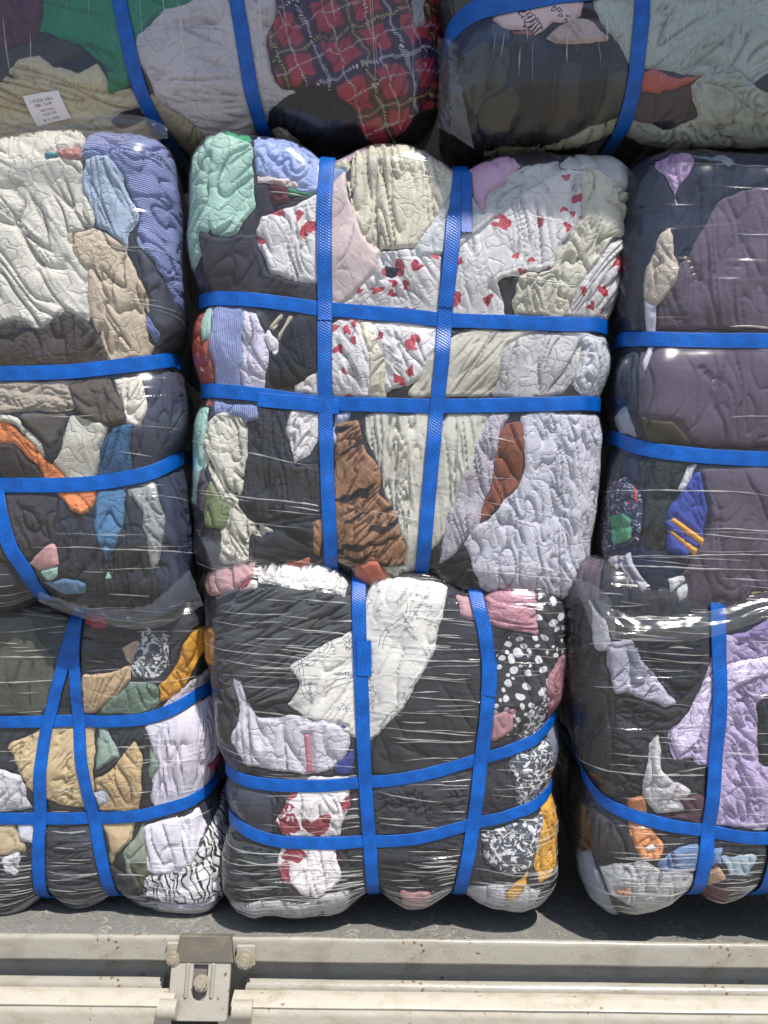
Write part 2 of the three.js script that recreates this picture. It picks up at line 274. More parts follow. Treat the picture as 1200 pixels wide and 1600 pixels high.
  const gs = lines(Sm, a, x => { const p = pOf(x, 0)[0]; return p > -35 && p < 1235; }), gt = lines(Tm, b, x => { const p = pOf(0, x)[1]; return p > -35 && p < 1500; });
  const ns = gs.length, nt = gt.length, N = ns * nt;
  const B = new Float32Array(N), near = new Float32Array(N), top = new Float32Array(N).fill(-0.02);
  for (let j = 0; j < nt; j++) for (let i = 0; i < ns; i++) { const k = j * ns + i; B[k] = base(gs[i], gt[j]); near[k] = strapNear(gs[i], gt[j]); }
  const skipCell = (i, j) => Math.min(Math.abs(gs[i]), Math.abs(gs[i + 1])) >= a + R * HALF - 1e-6 && Math.min(Math.abs(gt[j]), Math.abs(gt[j + 1])) >= b + R * HALF - 1e-6;
  // signed distance of every garment (below 0 inside), the first one lies under all
  const list = garments.map((g, k) => {
    const [colour, hex, style, poly, x = {}] = g;
    if (!poly) return { colour, hex, style, x, d: null };
    let p = []; for (let i = 0; i < poly.length; i += 2) p.push(...toST(poly[i], poly[i + 1]));
    p = x.sharp ? p : rounded(p);
    let x0 = 1e9, x1 = -1e9, y0 = 1e9, y1 = -1e9; for (let i = 0; i < p.length; i += 2) { x0 = Math.min(x0, p[i]); x1 = Math.max(x1, p[i]); y0 = Math.min(y0, p[i + 1]); y1 = Math.max(y1, p[i + 1]); }
    const d = new Float32Array(N).fill(1), m = 0.02, wob = x.sharp ? 0.15 : 1;
    for (let j = 0; j < nt; j++) { const t = gt[j]; if (t < y0 - m || t > y1 + m) continue; for (let i = 0; i < ns; i++) { const s = gs[i]; if (s < x0 - m || s > x1 + m) continue; const q = segDist(s, t, p, true) * (inside(s, t, p) ? -1 : 1); d[j * ns + i] = q + wob * (0.0055 * noise(s * 24 + k * 5, t * 24) + 0.0016 * noise(s * 70, t * 70 + k * 3) + 0.0006 * noise(s * 200 + k, t * 200)); } }
    return { colour, hex, style, x, d };
  });
  const v3 = [0, 0, 0];
  list.forEach((g, k) => {
    const st0 = STYLE[g.x.wr || (g.style === 'rib' ? 'puff' : g.style === 'crumple' ? 'puff' : g.style === 'fold' ? 'fold' : 'flat')], amp = g.x.amp ?? 1;
    const r = rng(seed * 97 + k * 13 + 5), size = 0.7 + 0.95 * r(), st = { ...st0, s: st0.s * size, k: st0.k * (0.7 + 1.3 * r()), a: st0.a * (0.7 + 0.45 * size) }, ang = g.x.ang ?? (r() - 0.5) * 1.2, sd = seed + k * 1.7, uva = g.x.turn ?? r() * 6.28, uc = Math.cos(uva), us = Math.sin(uva), ux = r() * 3, uy = r() * 3;
    const level = k ? (r() - 0.35) * 0.004 : 0, seam = r() < 0.45 ? 0.007 + 0.007 * r() : 0;
    const ids = new Int32Array(N).fill(-1), pos = [], uv = [], idx = [], cover = new Float32Array(N).fill(1), cut = new Map();
    for (let m = k + 1; m < list.length; m++) { const e = list[m].d; for (let q = 0; q < N; q++) if (e[q] < cover[q]) cover[q] = e[q]; }
    function vert(q) {
      if (ids[q] >= 0) return ids[q];
      const i = q % ns, j = (q / ns) | 0, s = gs[i], t = gt[j]; let H = wrinkle(st, s, t, ang, sd) * amp;
      const c = cover[q], own = g.d ? -g.d[q] : 1;
      H *= 0.25 + 0.75 * sstep(0.0, 0.005, Math.min(Math.abs(c), Math.abs(own)));
      H *= 0.12 + 0.88 * sstep(0.0, 0.022, near[q]);
      if (g.d) { const sn = sstep(0.0, 0.022, near[q]); H += ((g.x.proud ?? 0.0018) + level * sn) * sstep(0, 0.005, own) - 0.0022 * (1 - sstep(-0.001, 0.004, own)); if (seam) H -= 0.0014 * sn * Math.exp(-Math.pow((own - seam) / 0.0011, 2)); }
      if (c < 0.006) H -= 0.0034 * (1 - sstep(0, 0.006, c)) + 0.9 * clamp(-c, 0, 0.006);
      if (c > 0 && own > 0 && H > top[q]) top[q] = H;
      P(s, t, B[q] + H, v3); ids[q] = pos.length / 3; pos.push(v3[0], v3[1], v3[2]); { const f = g.x.print ? (g.x.print === 'drawing' || g.x.print === 'dots' ? 0.35 : 0.7) : 0, ws = s + f * (0.010 * noise(s * 30 + k, t * 30) + 0.005 * noise(s * 80, t * 80 + k)), wt = t + f * (0.010 * noise(s * 30, t * 30 + k + 7) + 0.005 * noise(s * 80 + 5, t * 80)); uv.push((ws * uc + wt * us) + ux, (-ws * us + wt * uc) + uy); } return ids[q];
    }
    function cross(q1, q2) {                            // the point where the outline cuts a grid edge
      const key = q1 < q2 ? q1 * N + q2 : q2 * N + q1; if (cut.has(key)) return cut.get(key);
      const A = vert(q1), E = vert(q2), f = clamp(g.d[q1] / (g.d[q1] - g.d[q2]), 0.02, 0.98), n = pos.length / 3;
      for (let c = 0; c < 3; c++) pos.push(lerp(pos[3 * A + c], pos[3 * E + c], f)); for (let c = 0; c < 2; c++) uv.push(lerp(uv[2 * A + c], uv[2 * E + c], f));
      cut.set(key, n); return n;
    }
    function tri(q1, q2, q3) {
      if (!g.d) { idx.push(vert(q1), vert(q2), vert(q3)); return; }
      const ins = [q1, q2, q3].filter(q => g.d[q] < 0).length; if (!ins) return;
      if (ins === 3) { idx.push(vert(q1), vert(q2), vert(q3)); return; }
      let [A, E, F] = [q1, q2, q3];
      const want = q => ins === 1 ? g.d[q] < 0 : g.d[q] >= 0;
      while (!want(A)) [A, E, F] = [E, F, A];
      if (ins === 1) idx.push(vert(A), cross(A, E), cross(A, F));
      else { const x = cross(A, E), y = cross(A, F); idx.push(x, vert(E), vert(F), x, vert(F), y); }
    }
    for (let j = 0; j < nt - 1; j++) for (let i = 0; i < ns - 1; i++) {
      const q = j * ns + i, q1 = q + 1, q2 = q + ns, q3 = q2 + 1;
      if (g.d && g.d[q] >= 0 && g.d[q1] >= 0 && g.d[q2] >= 0 && g.d[q3] >= 0) continue;
      if (cover[q] < -0.005 && cover[q1] < -0.005 && cover[q2] < -0.005 && cover[q3] < -0.005) continue;
      if (skipCell(i, j)) continue;
      tri(q, q1, q3); tri(q, q3, q2);
    }
    if (!idx.length) { console.log('hidden garment', o.key, g.colour); return; }
    const used = new Int32Array(pos.length / 3).fill(-1); let n = 0; const p2 = [], u2 = [];
    for (let q = 0; q < idx.length; q++) { const v = idx[q]; if (used[v] < 0) { used[v] = n++; p2.push(pos[3 * v], pos[3 * v + 1], pos[3 * v + 2]); u2.push(uv[2 * v], uv[2 * v + 1]); } idx[q] = used[v]; }
    const geo = new THREE.BufferGeometry(); geo.setAttribute('position', new THREE.Float32BufferAttribute(p2, 3)); geo.setAttribute('uv', new THREE.Float32BufferAttribute(u2, 2)); geo.setIndex(idx); geo.computeVertexNormals();
    mesh(g.x.name || 'garment', geo, clothMat(g.hex, g.style, g.x.print), root, g.colour + ' ' + (g.x.name ? g.x.name.replace(/_/g, ' ') : 'garment'));
  });
  // the plastic film lies over the highest folds and is drawn smooth between them
  const blur = (src, rad, op) => { const tmp = new Float32Array(N), out = new Float32Array(N); for (let j = 0; j < nt; j++) for (let i = 0; i < ns; i++) { let m = op === 'max' ? -1 : 0, c = 0; for (let x = Math.max(0, i - rad); x <= Math.min(ns - 1, i + rad); x++) { const v = src[j * ns + x]; if (op === 'max') { if (v > m) m = v; } else { m += v; c++; } } tmp[j * ns + i] = op === 'max' ? m : m / c; } for (let j = 0; j < nt; j++) for (let i = 0; i < ns; i++) { let m = op === 'max' ? -1 : 0, c = 0; for (let y = Math.max(0, j - rad); y <= Math.min(nt - 1, j + rad); y++) { const v = tmp[y * ns + i]; if (op === 'max') { if (v > m) m = v; } else { m += v; c++; } } out[j * ns + i] = op === 'max' ? m : m / c; } return out; };
  const sheet = blur(blur(top, 3, 'max'), 3, 'mean');
  {
    const is = [], js = []; const pick = (l, n, out) => { let last = -9; for (let k = 0; k < n; k++) if (k === 0 || k === n - 1 || l[k] - last > 0.0042) { out.push(k); last = l[k]; } };
    pick(gs, ns, is); pick(gt, nt, js);
    const pos = [], uv = [], idx = [], n = is.length;
    const damp = q => Math.min(sheet[q] + 0.0009, 0.0020 + 0.02 * sstep(0, 0.03, near[q]));
    for (const j of js) for (const i of is) { const q = j * ns + i; P(gs[i], gt[j], B[q] + Math.max(damp(q), 0.0005), v3); pos.push(v3[0], v3[1], v3[2]); uv.push(gs[i] / 0.72 + seed * 0.37, gt[j] / 0.72 + seed * 0.61); }
    for (let j = 0; j < js.length - 1; j++) for (let i = 0; i < n - 1; i++) { if (skipCell(is[i], js[j])) continue; const q = j * n + i; idx.push(q, q + 1, q + n + 1, q, q + n + 1, q + n); }
    const geo = new THREE.BufferGeometry(); geo.setAttribute('position', new THREE.Float32BufferAttribute(pos, 3)); geo.setAttribute('uv', new THREE.Float32BufferAttribute(uv, 2)); geo.setIndex(idx); geo.computeVertexNormals();
    mesh('plastic_wrap', geo, FILMS[film], root);
  }
  // gathers where the film is bunched into thin whitish folds
  {
    const at = (l, x) => { let a0 = 0, b0 = l.length - 1; while (b0 - a0 > 1) { const m = (a0 + b0) >> 1; if (l[m] <= x) a0 = m; else b0 = m; } return [a0, clamp((x - l[a0]) / (l[b0] - l[a0] || 1), 0, 1)]; };
    const hgt = (s, t) => { const [i, f] = at(gs, s), [j, g] = at(gt, t), q = j * ns + i; const S = k => B[k] + Math.max(0.0005, Math.min(sheet[k] + 0.0009, 0.0020 + 0.02 * sstep(0, 0.03, near[k]))); return lerp(lerp(S(q), S(q + 1), f), lerp(S(q + ns), S(q + ns + 1), f), g); };
    const F = o.folds, r = rng(seed * 31 + 7), pos = [], idx = [], gs2 = paths.filter(p => p.st.dir === 'v' && !p.st.tail);
    for (let k = 0; k < F.n; k++) {
      const up = F.up, low = r() < (F.low ?? 0);
      const big = k < (F.long ?? 0), len = big ? 0.22 + 0.3 * r() : F.len * (0.3 + 1.3 * r() * r()) , w0 = big ? 0.0011 + 0.0012 * r() : (0.0007 + 0.0024 * r() * r()) * (F.w ?? 1);
      let s = (r() * 2 - 1) * (a + R * 0.8), t = low ? -b - R * 0.9 + r() * r() * h * 0.36 : (r() * 2 - 1) * (b + R * 0.7);
      if (big && !up) s -= len / 2;
      if (pOf(s, t)[0] < -200 || pOf(s, t)[0] > 1260 || pOf(s, t)[1] < -60) { k -= r() < 0.9 ? 1 : 0; continue; }
      const bend = (r() - 0.5) * 0.25;
      let th = (up ? HALF : 0) + F.ang + (r() + r() - 1) * F.spread;
      const n = Math.max(10, Math.ceil(len / 0.004)), st0 = pos.length / 3; let on = true, rows = 0, run = [];
      for (let i = 0; i <= n; i++) {
        const f = i / n, a2 = th + bend * (f - 0.5) + 0.10 * noise(i * 0.10, k * 1.7); s += Math.cos(a2) * len / n; t += Math.sin(a2) * len / n;
        if (Math.abs(s) > Sm - 0.1 || Math.abs(t) > Tm - 0.1 || strapNear(s, t) < 0.0008) break;
        run.push([s, t, a2, Math.pow(Math.sin(Math.PI * clamp(f, 0.01, 0.99)), 0.6) * (0.55 + 0.45 * noise(i * 0.22, k * 3.3))]);
      }
      if (run.length < 5) continue;
      run.forEach(([x, y, a2, f], i) => {
        const ww = w0 * Math.max(0.12, f) * (i === run.length - 1 ? 0.2 : 1), ox = -Math.sin(a2) * ww, oy = Math.cos(a2) * ww, d0 = hgt(x, y);
        P(x - ox, y - oy, d0 - 0.0002, v3); pos.push(...v3); P(x, y, d0 + 0.0002 + ww * 0.5, v3); pos.push(...v3); P(x + ox, y + oy, d0 - 0.0002, v3); pos.push(...v3);
        if (i) { const q = st0 + i * 3; idx.push(q - 3, q, q - 2, q - 2, q, q + 1, q - 2, q + 1, q - 1, q - 1, q + 1, q + 2); }
      });
    }
    const geo = new THREE.BufferGeometry(); geo.setAttribute('position', new THREE.Float32BufferAttribute(pos, 3)); geo.setIndex(idx.reverse()); geo.computeVertexNormals();
    mesh('film_fold', geo, foldMat, root).userData.kind = 'stuff';
  }
  // straps
  let strapNow = null;
  paths.forEach(({ list: L, st, w: hw }) => {
    const n = L.length / 2, pos = [], uv = [], idx = [], prof = [[-1, -0.0012], [-1, 0], [-0.9, 0.0004], [-0.33, 0.0005], [0.33, 0.0005], [0.9, 0.0004], [1, 0], [1, -0.0012]], m = prof.length; let run = 0;
    const lift = 0.0034 + (st.dir === 'v' ? 0.0013 : 0) + (st.tail ? 0.0013 : 0);
    for (let i = 0; i < n; i++) {
      const i0 = Math.max(0, i - 1), i1 = Math.min(n - 1, i + 1); let dx = L[2 * i1] - L[2 * i0], dy = L[2 * i1 + 1] - L[2 * i0 + 1]; const l = Math.hypot(dx, dy) || 1; dx /= l; dy /= l;
      const s = L[2 * i], t = L[2 * i + 1]; if (i) run += Math.hypot(s - L[2 * i - 2], t - L[2 * i - 1]);
      const dB = base(s, t);
      prof.forEach(([f, e], q) => { const wander = 0.0008 * noise(run * 7, st.p[1]), os = s + dy * (f * hw + wander), ot = t - dx * (f * hw + wander); P(os, ot, lerp(dB, base(os, ot), 0.55) + lift + e + 0.0011 * f * noise(run * 9, seed + st.p[0]), v3); pos.push(v3[0], v3[1], v3[2]); uv.push(q / (m - 1), run / (2 * hw)); });
    }
    for (let i = 0; i < n - 1; i++) for (let q = 0; q < m - 1; q++) { const k = i * m + q; idx.push(k, k + 1, k + m + 1, k, k + m + 1, k + m); }
    const geo = new THREE.BufferGeometry(); geo.setAttribute('position', new THREE.Float32BufferAttribute(pos, 3)); geo.setAttribute('uv', new THREE.Float32BufferAttribute(uv, 2)); geo.setIndex(idx.reverse()); geo.computeVertexNormals();
    if (st.tail && strapNow) { mesh('strap_end', geo, strapMat, strapNow).position.set(0, 0, 0); }
    else strapNow = mesh('strap', geo, strapMat, root);
  });
  // loose film, given as two or more lines of points that the sheet runs through
  (o.flaps || []).forEach((rows, fk) => {
    const curves = rows.map(l => { const v = []; for (let i = 0; i < l.length; i += 3) v.push(new THREE.Vector3(...W(l[i], l[i + 1], l[i + 2])).sub(root.position)); return new THREE.CatmullRomCurve3(v); });
    const nu = 60, nv = 8 * (rows.length - 1), pos = [], uv = [], idx = [];
    for (let j = 0; j <= nv; j++) { const f = j / nv * (curves.length - 1), c = Math.min(curves.length - 2, Math.floor(f)), g = f - c; for (let i = 0; i <= nu; i++) { const p = curves[c].getPoint(i / nu).lerp(curves[c + 1].getPoint(i / nu), g); const e = Math.sin(j / nv * Math.PI); pos.push(p.x + 0.002 * noise(i * 0.3, j * 0.4 + fk * 5), p.y + (j === 0 ? 0.003 : 0.001) * noise(i * 0.35, fk), p.z + 0.0035 * e * noise(i * 0.16 + fk * 9, j * 0.22)); uv.push(p.x / 0.5 + fk * 0.3, p.y / 0.5); } }
    for (let j = 0; j < nv; j++) for (let i = 0; i < nu; i++) { const q = j * (nu + 1) + i; idx.push(q, q + 1, q + nu + 2, q, q + nu + 2, q + nu + 1); }
    const geo = new THREE.BufferGeometry(); geo.setAttribute('position', new THREE.Float32BufferAttribute(pos, 3)); geo.setAttribute('uv', new THREE.Float32BufferAttribute(uv, 2)); geo.setIndex(idx); geo.computeVertexNormals();
    mesh('loose_film', geo, looseMat, root);
  });
  return { root, P, toST, base };
}

// ---------------------------------------------------------------- what is packed in each bale: colour, tone, kind of cloth, outline
const BALES = [];
BALES.push({
  key: 'T1', folds: { n: 28, long: 5, up: 1, ang: 0.06, spread: 0.12, len: 0.16, w: 1.3 }, seed: 1, z: 0.02, R: 0.075, film: 'upright', pinch: 0.006, pinchEdge: 0.016,
  label: 'wide clothing bale with red tartan and emerald green cloth, top left',
  quad: [[-150, -330], [690, -330], [694, 188], [-130, 192]],
  straps: [{ dir: 'v', p: [165, -120, 187, 0, 205, 90, 232, 190] }, { dir: 'v', p: [352, -120, 370, 0, 384, 90, 402, 200] }],
  garments: [
    ['charcoal', '#2f2f39', 'plain', null],
    ['dull maroon', '#5d3146', 'crumple', [-60, -60, 66, -60, 68, 20, 55, 70, 0, 85, -60, 80]],
    ['brownish grey', '#423f3d', 'plain', [-60, 85, 0, 84, 55, 68, 110, 60, 135, 85, 100, 100, 20, 132, -60, 130]],
    ['navy', '#1e223b', 'plain', [96, 104, 145, 74, 155, 106, 130, 116]],
    ['cream', '#c9bfa0', 'crumple', [-80, 140, 0, 130, 10, 116, 30, 94, 60, 90, 85, 104, 125, 115, 155, 99, 170, 130, 200, 130, 218, 165, 215, 215, 150, 225, 40, 230, -80, 230], { wr: 'crease', ang: 1.3 }],
    ['cream', '#c6bd9f', 'crumple', [214, 138, 236, 142, 262, 162, 330, 180, 310, 255, 225, 250]],
    ['emerald green', '#00855e', 'crumple', [60, -60, 330, -60, 314, 6, 260, 22, 232, 35, 222, 60, 215, 90, 198, 128, 168, 142, 165, 106, 140, 84, 120, 72, 102, 62, 62, 50, 70, 20], { ang: 1.4 }],
    ['navy', '#21263b', 'plain', [158, 176, 180, 168, 207, 164, 216, 182, 170, 184]],
    ['pale lilac grey', '#c5bfc8', 'crumple', [312, -60, 426, -60, 432, 20, 420, 60, 419, 95, 432, 130, 462, 142, 442, 155, 420, 166, 410, 182, 404, 240, 325, 240, 298, 180, 240, 152, 222, 106, 211, 90, 216, 55, 225, 50, 232, 36, 262, 18, 312, 0], { wr: 'crease', ang: 1.5 }],
    ['black', '#20222c', 'plain', [400, 230, 412, 182, 440, 150, 480, 128, 540, 140, 600, 180, 690, 150, 740, 200, 740, 260, 400, 260]],
    ['white', '#c6bfb8', 'crumple', [404, 204, 430, 186, 462, 190, 456, 206, 420, 214]],
    ['red tartan', '', 'plain', [428, -60, 740, -60, 740, 30, 705, 100, 690, 140, 665, 166, 620, 188, 580, 192, 555, 165, 520, 140, 480, 130, 456, 136, 435, 128, 419, 90, 417, 60, 432, 20], { print: 'tartan', turn: 0.35, wr: 'puff', amp: 0.9 }],
    ['grey blue', '#a9b3bd', 'fold', [636, -60, 668, -60, 664, 28, 650, 34, 642, 10]],
  ],
  flaps: [],
});
BALES.push({
  key: 'T2', folds: { n: 46, long: 8, up: 1, ang: 0.02, spread: 0.2, len: 0.12 }, seed: 2, z: 0.085, R: 0.075, film: 'upright', pinch: 0.006, pinchEdge: 0.014,
  label: 'clothing bale with pale grey green cloth above the aubergine bale',
  quad: [[695, -330], [1360, -330], [1330, 190], [690, 188]],
  straps: [{ dir: 'h', p: [660, 30, 700, 16, 810, 0, 900, -14, 1100, -26, 1240, -30], w: 0.017 }, { dir: 'v', p: [1012, -150, 1004, 0, 998, 80, 994, 140, 990, 200] }],
  garments: [
    ['black', '#282930', 'fold', null],
    ['navy', '#223658', 'plain', [640, 20, 700, 20, 790, 14, 802, 60, 780, 75, 700, 75, 640, 70]],
    ['olive grey', '#4d4c48', 'crumple', [705, 90, 715, 74, 760, 62, 797, 76, 792, 130, 766, 150, 735, 166, 722, 130, 706, 112]],
    ['dark olive', '#43423e', 'plain', [735, 182, 738, 165, 766, 150, 800, 128, 812, 150, 806, 182]],
    ['dark olive', '#3e3c3b', 'fold', [862, 178, 868, 110, 884, 96, 912, 96, 906, 170, 888, 182]],
    ['dark olive', '#42403d', 'plain', [940, 180, 952, 120, 980, 100, 1000, 120, 1000, 182]],
    ['salmon', '#b8605a', 'plain', [786, 36, 806, 42, 838, 46, 832, 54, 800, 50]],
    ['dusty pink', '#bda8a5', 'crumple', [852, 60, 870, 45, 890, 30, 930, 38, 952, 62, 935, 70, 915, 68, 888, 72]],
    ['pink chain print', '#ffffff', 'plain', [770, 22, 795, 10, 860, -8, 912, -20, 908, 26, 888, 40, 866, 34, 850, 52, 836, 56, 828, 46, 790, 40], { print: 'chain', turn: 0.5 }],
    ['mauve', '#443b45', 'plain', [1000, 130, 1088, 130, 1084, 172, 1000, 182]],
    ['pale grey green', '#a7b3ae', 'crumple', [925, -60, 1280, -60, 1280, 108, 1200, 112, 1180, 130, 1150, 112, 1100, 122, 1060, 112, 1020, 105, 985, 92, 962, 62, 942, 40, 928, 10], { wr: 'crease', ang: -0.9 }],
    ['pale red', '#b3504a', 'plain', [1000, 104, 1030, 108, 1062, 120, 1104, 115, 1086, 128, 1060, 137, 1000, 137]],
    ['pale grey green', '#a2ada7', 'crumple', [1078, 130, 1102, 117, 1140, 105, 1166, 120, 1196, 140, 1240, 134, 1260, 190, 1150, 198, 1080, 210, 1010, 204, 975, 196, 985, 178, 1060, 183, 1100, 168, 1086, 150], { wr: 'crease', ang: 1.2 }],
    ['grey green', '#a5a999', 'crumple', [660, 214, 752, 218, 790, 200, 860, 202, 880, 190, 930, 182, 985, 174, 975, 195, 910, 206, 872, 212, 882, 230, 800, 236, 752, 228]],
  ],
  flaps: [[[683, 60, 0.03, 686, 120, 0.035, 684, 200, 0.03], [700, 60, 0.05, 702, 130, 0.06, 706, 210, 0.05], [716, 70, 0.058, 722, 140, 0.066, 740, 232, 0.05]]],
});
BALES.push({
  key: 'M1', folds: { n: 60, long: 8, ang: -0.03, spread: 0.12, len: 0.14, low: 0.45 }, seed: 3, z: 0.05, R: 0.06, film: 'across', pinch: 0.007, pinchEdge: 0.02,
  label: 'clothing bale of white, beige and brown cloth with periwinkle blue at its right edge',
  quad: [[-260, 184], [252, 184], [286, 968], [-240, 968]],
  straps: [{ dir: 'h', p: [-240, 582, -100, 584, 0, 584, 100, 582, 200, 570, 284, 548] }, { dir: 'h', p: [-240, 758, -100, 758, 0, 758, 120, 757, 210, 745, 294, 712] }, { dir: 'v', p: [-60, 180, -40, 500, -20, 720, -6, 780, 14, 850, 45, 915] }],
  garments: [
    ['charcoal', '#33343e', 'plain', null],
    ['dark grey', '#33343d', 'crumple', [20, 860, 120, 800, 230, 830, 236, 960, 330, 960, 330, 1000, 60, 1000], { wr: 'crease' }],
    ['blue grey', '#343b52', 'plain', [238, 740, 330, 720, 340, 980, 262, 980, 240, 890, 256, 800], { wr: 'crease', ang: 0.2 }],
    ['slate', '#434652', 'plain', [212, 383, 262, 460, 330, 470, 330, 560, 242, 560, 240, 535, 228, 470]],
    ['grey white', '#d3d0c6', 'crumple', [-200, 140, 60, 140, 132, 215, 130, 300, 148, 326, 146, 360, 112, 370, 142, 402, 146, 480, 140, 512, 0, 522, -200, 522], { wr: 'crease', ang: 0.5, amp: 1.25 }],
    ['pale coral', '#c08480', 'plain', [74, 236, 124, 230, 128, 244, 98, 248]],
    ['teal stripe', '#4a8a94', 'plain', [70, 240, 94, 238, 92, 247, 74, 247]],
    ['periwinkle', '#8592c8', 'rib', [128, 205, 180, 150, 330, 150, 330, 470, 282, 470, 262, 462, 240, 412, 214, 380, 214, 330, 190, 276, 160, 256, 130, 246], { ang: 1.3, turn: 1.4 }],
    ['light blue', '#a3b6cf', 'crumple', [128, 244, 166, 244, 192, 276, 213, 325, 215, 345, 205, 366, 197, 402, 190, 386, 170, 362, 150, 352, 148, 325, 130, 300], { wr: 'fold', ang: 0.3 }],
    ['beige', '#c6b6a0', 'crumple', [108, 370, 150, 357, 190, 384, 216, 420, 228, 470, 232, 530, 243, 536, 240, 558, 165, 568, 158, 540, 140, 490, 140, 440, 125, 405], { wr: 'crease', ang: 0.2, amp: 1.2 }],
    ['brown', '#4d4441', 'crumple', [-200, 506, 0, 506, 20, 501, 60, 510, 100, 489, 136, 496, 150, 520, 168, 566, 120, 574, -200, 584], { wr: 'puff' }],
    ['blue', '#6d7fb5', 'plain', [228, 488, 248, 520, 246, 531, 230, 510]],
    ['grey beige', '#a99d8e', 'crumple', [-200, 590, 110, 592, 165, 590, 165, 630, 120, 640, 60, 644, -200, 652], { wr: 'crease', ang: 1.5 }],
    ['grey slate', '#3f4458', 'plain', [198, 666, 218, 664, 226, 610, 222, 582, 330, 560, 340, 722, 230, 742, 200, 744]],
    ['off white', '#d9d3c6', 'crumple', [170, 590, 222, 581, 228, 610, 226, 640, 218, 666, 200, 662, 185, 622]],
    ['brown grey', '#5c5046', 'crumple', [108, 602, 140, 592, 172, 591, 188, 625, 197, 652, 190, 662, 145, 662, 116, 642], { wr: 'puff' }],
    ['pale grey green', '#c6c4b8', 'crumple', [-200, 650, 0, 647, 32, 650, 60, 690, 80, 722, 100, 700, 108, 650, 160, 660, 172, 668, 160, 690, 156, 722, 145, 748, 98, 752, 68, 716, 20, 662]],
    ['taupe', '#5c5653', 'plain', [30, 650, 108, 649, 96, 690, 80, 706, 60, 684]],
    ['dark brown', '#3e373b', 'plain', [-200, 690, 0, 690, 24, 694, 74, 752, -200, 756]],
    ['orange', '#e58642', 'crumple', [-200, 655, 0, 657, 24, 666, 62, 706, 98, 740, 104, 756, 74, 756, 50, 722, 20, 692, -200, 690]],
    ['steel blue', '#33628c', 'crumple', [174, 668, 208, 662, 202, 742, 150, 748, 158, 700], { wr: 'fold' }],
    ['dark brown', '#423b3e', 'crumple', [-200, 770, 88, 774, 82, 850, 30, 880, -200, 880]],
    ['orange', '#e58642', 'crumple', [86, 764, 146, 766, 146, 786, 130, 802, 110, 798]],
    ['denim blue', '#4a79a3', 'crumple', [150, 764, 197, 760, 192, 800, 182, 860, 166, 880, 151, 850, 147, 800]],
    ['pale grey knit', '#8f9394', 'crumple', [195, 764, 242, 756, 252, 790, 256, 820, 246, 880, 238, 897, 231, 850, 224, 800]],
    ['pink', '#c89494', 'plain', [34, 882, 84, 850, 93, 884, 60, 895]],
    ['mint', '#a7d6c8', 'plain', [60, 894, 93, 884, 88, 901, 75, 906]],
    ['denim blue', '#5b82a8', 'plain', [58, 912, 100, 904, 136, 912, 131, 930, 90, 934]],
    ['mint', '#a7d6c8', 'plain', [163, 905, 169, 892, 177, 905], { sharp: 1 }],
  ],
  flaps: [
    [[-30, 238, 0.055, 60, 236, 0.06, 140, 228, 0.06, 215, 222, 0.062, 262, 216, 0.055], [-30, 210, 0.075, 60, 204, 0.08, 140, 200, 0.082, 220, 200, 0.08, 262, 204, 0.06], [-30, 202, 0.078, 60, 184, 0.083, 140, 178, 0.085, 222, 182, 0.083, 258, 196, 0.062]],
    [[60, 925, 0.05, 150, 950, 0.055, 230, 945, 0.055, 296, 890, 0.035], [60, 938, 0.052, 150, 966, 0.06, 235, 972, 0.06, 312, 930, 0.04], [70, 945, 0.05, 150, 972, 0.055, 240, 982, 0.055, 318, 945, 0.04]],
  ],
});
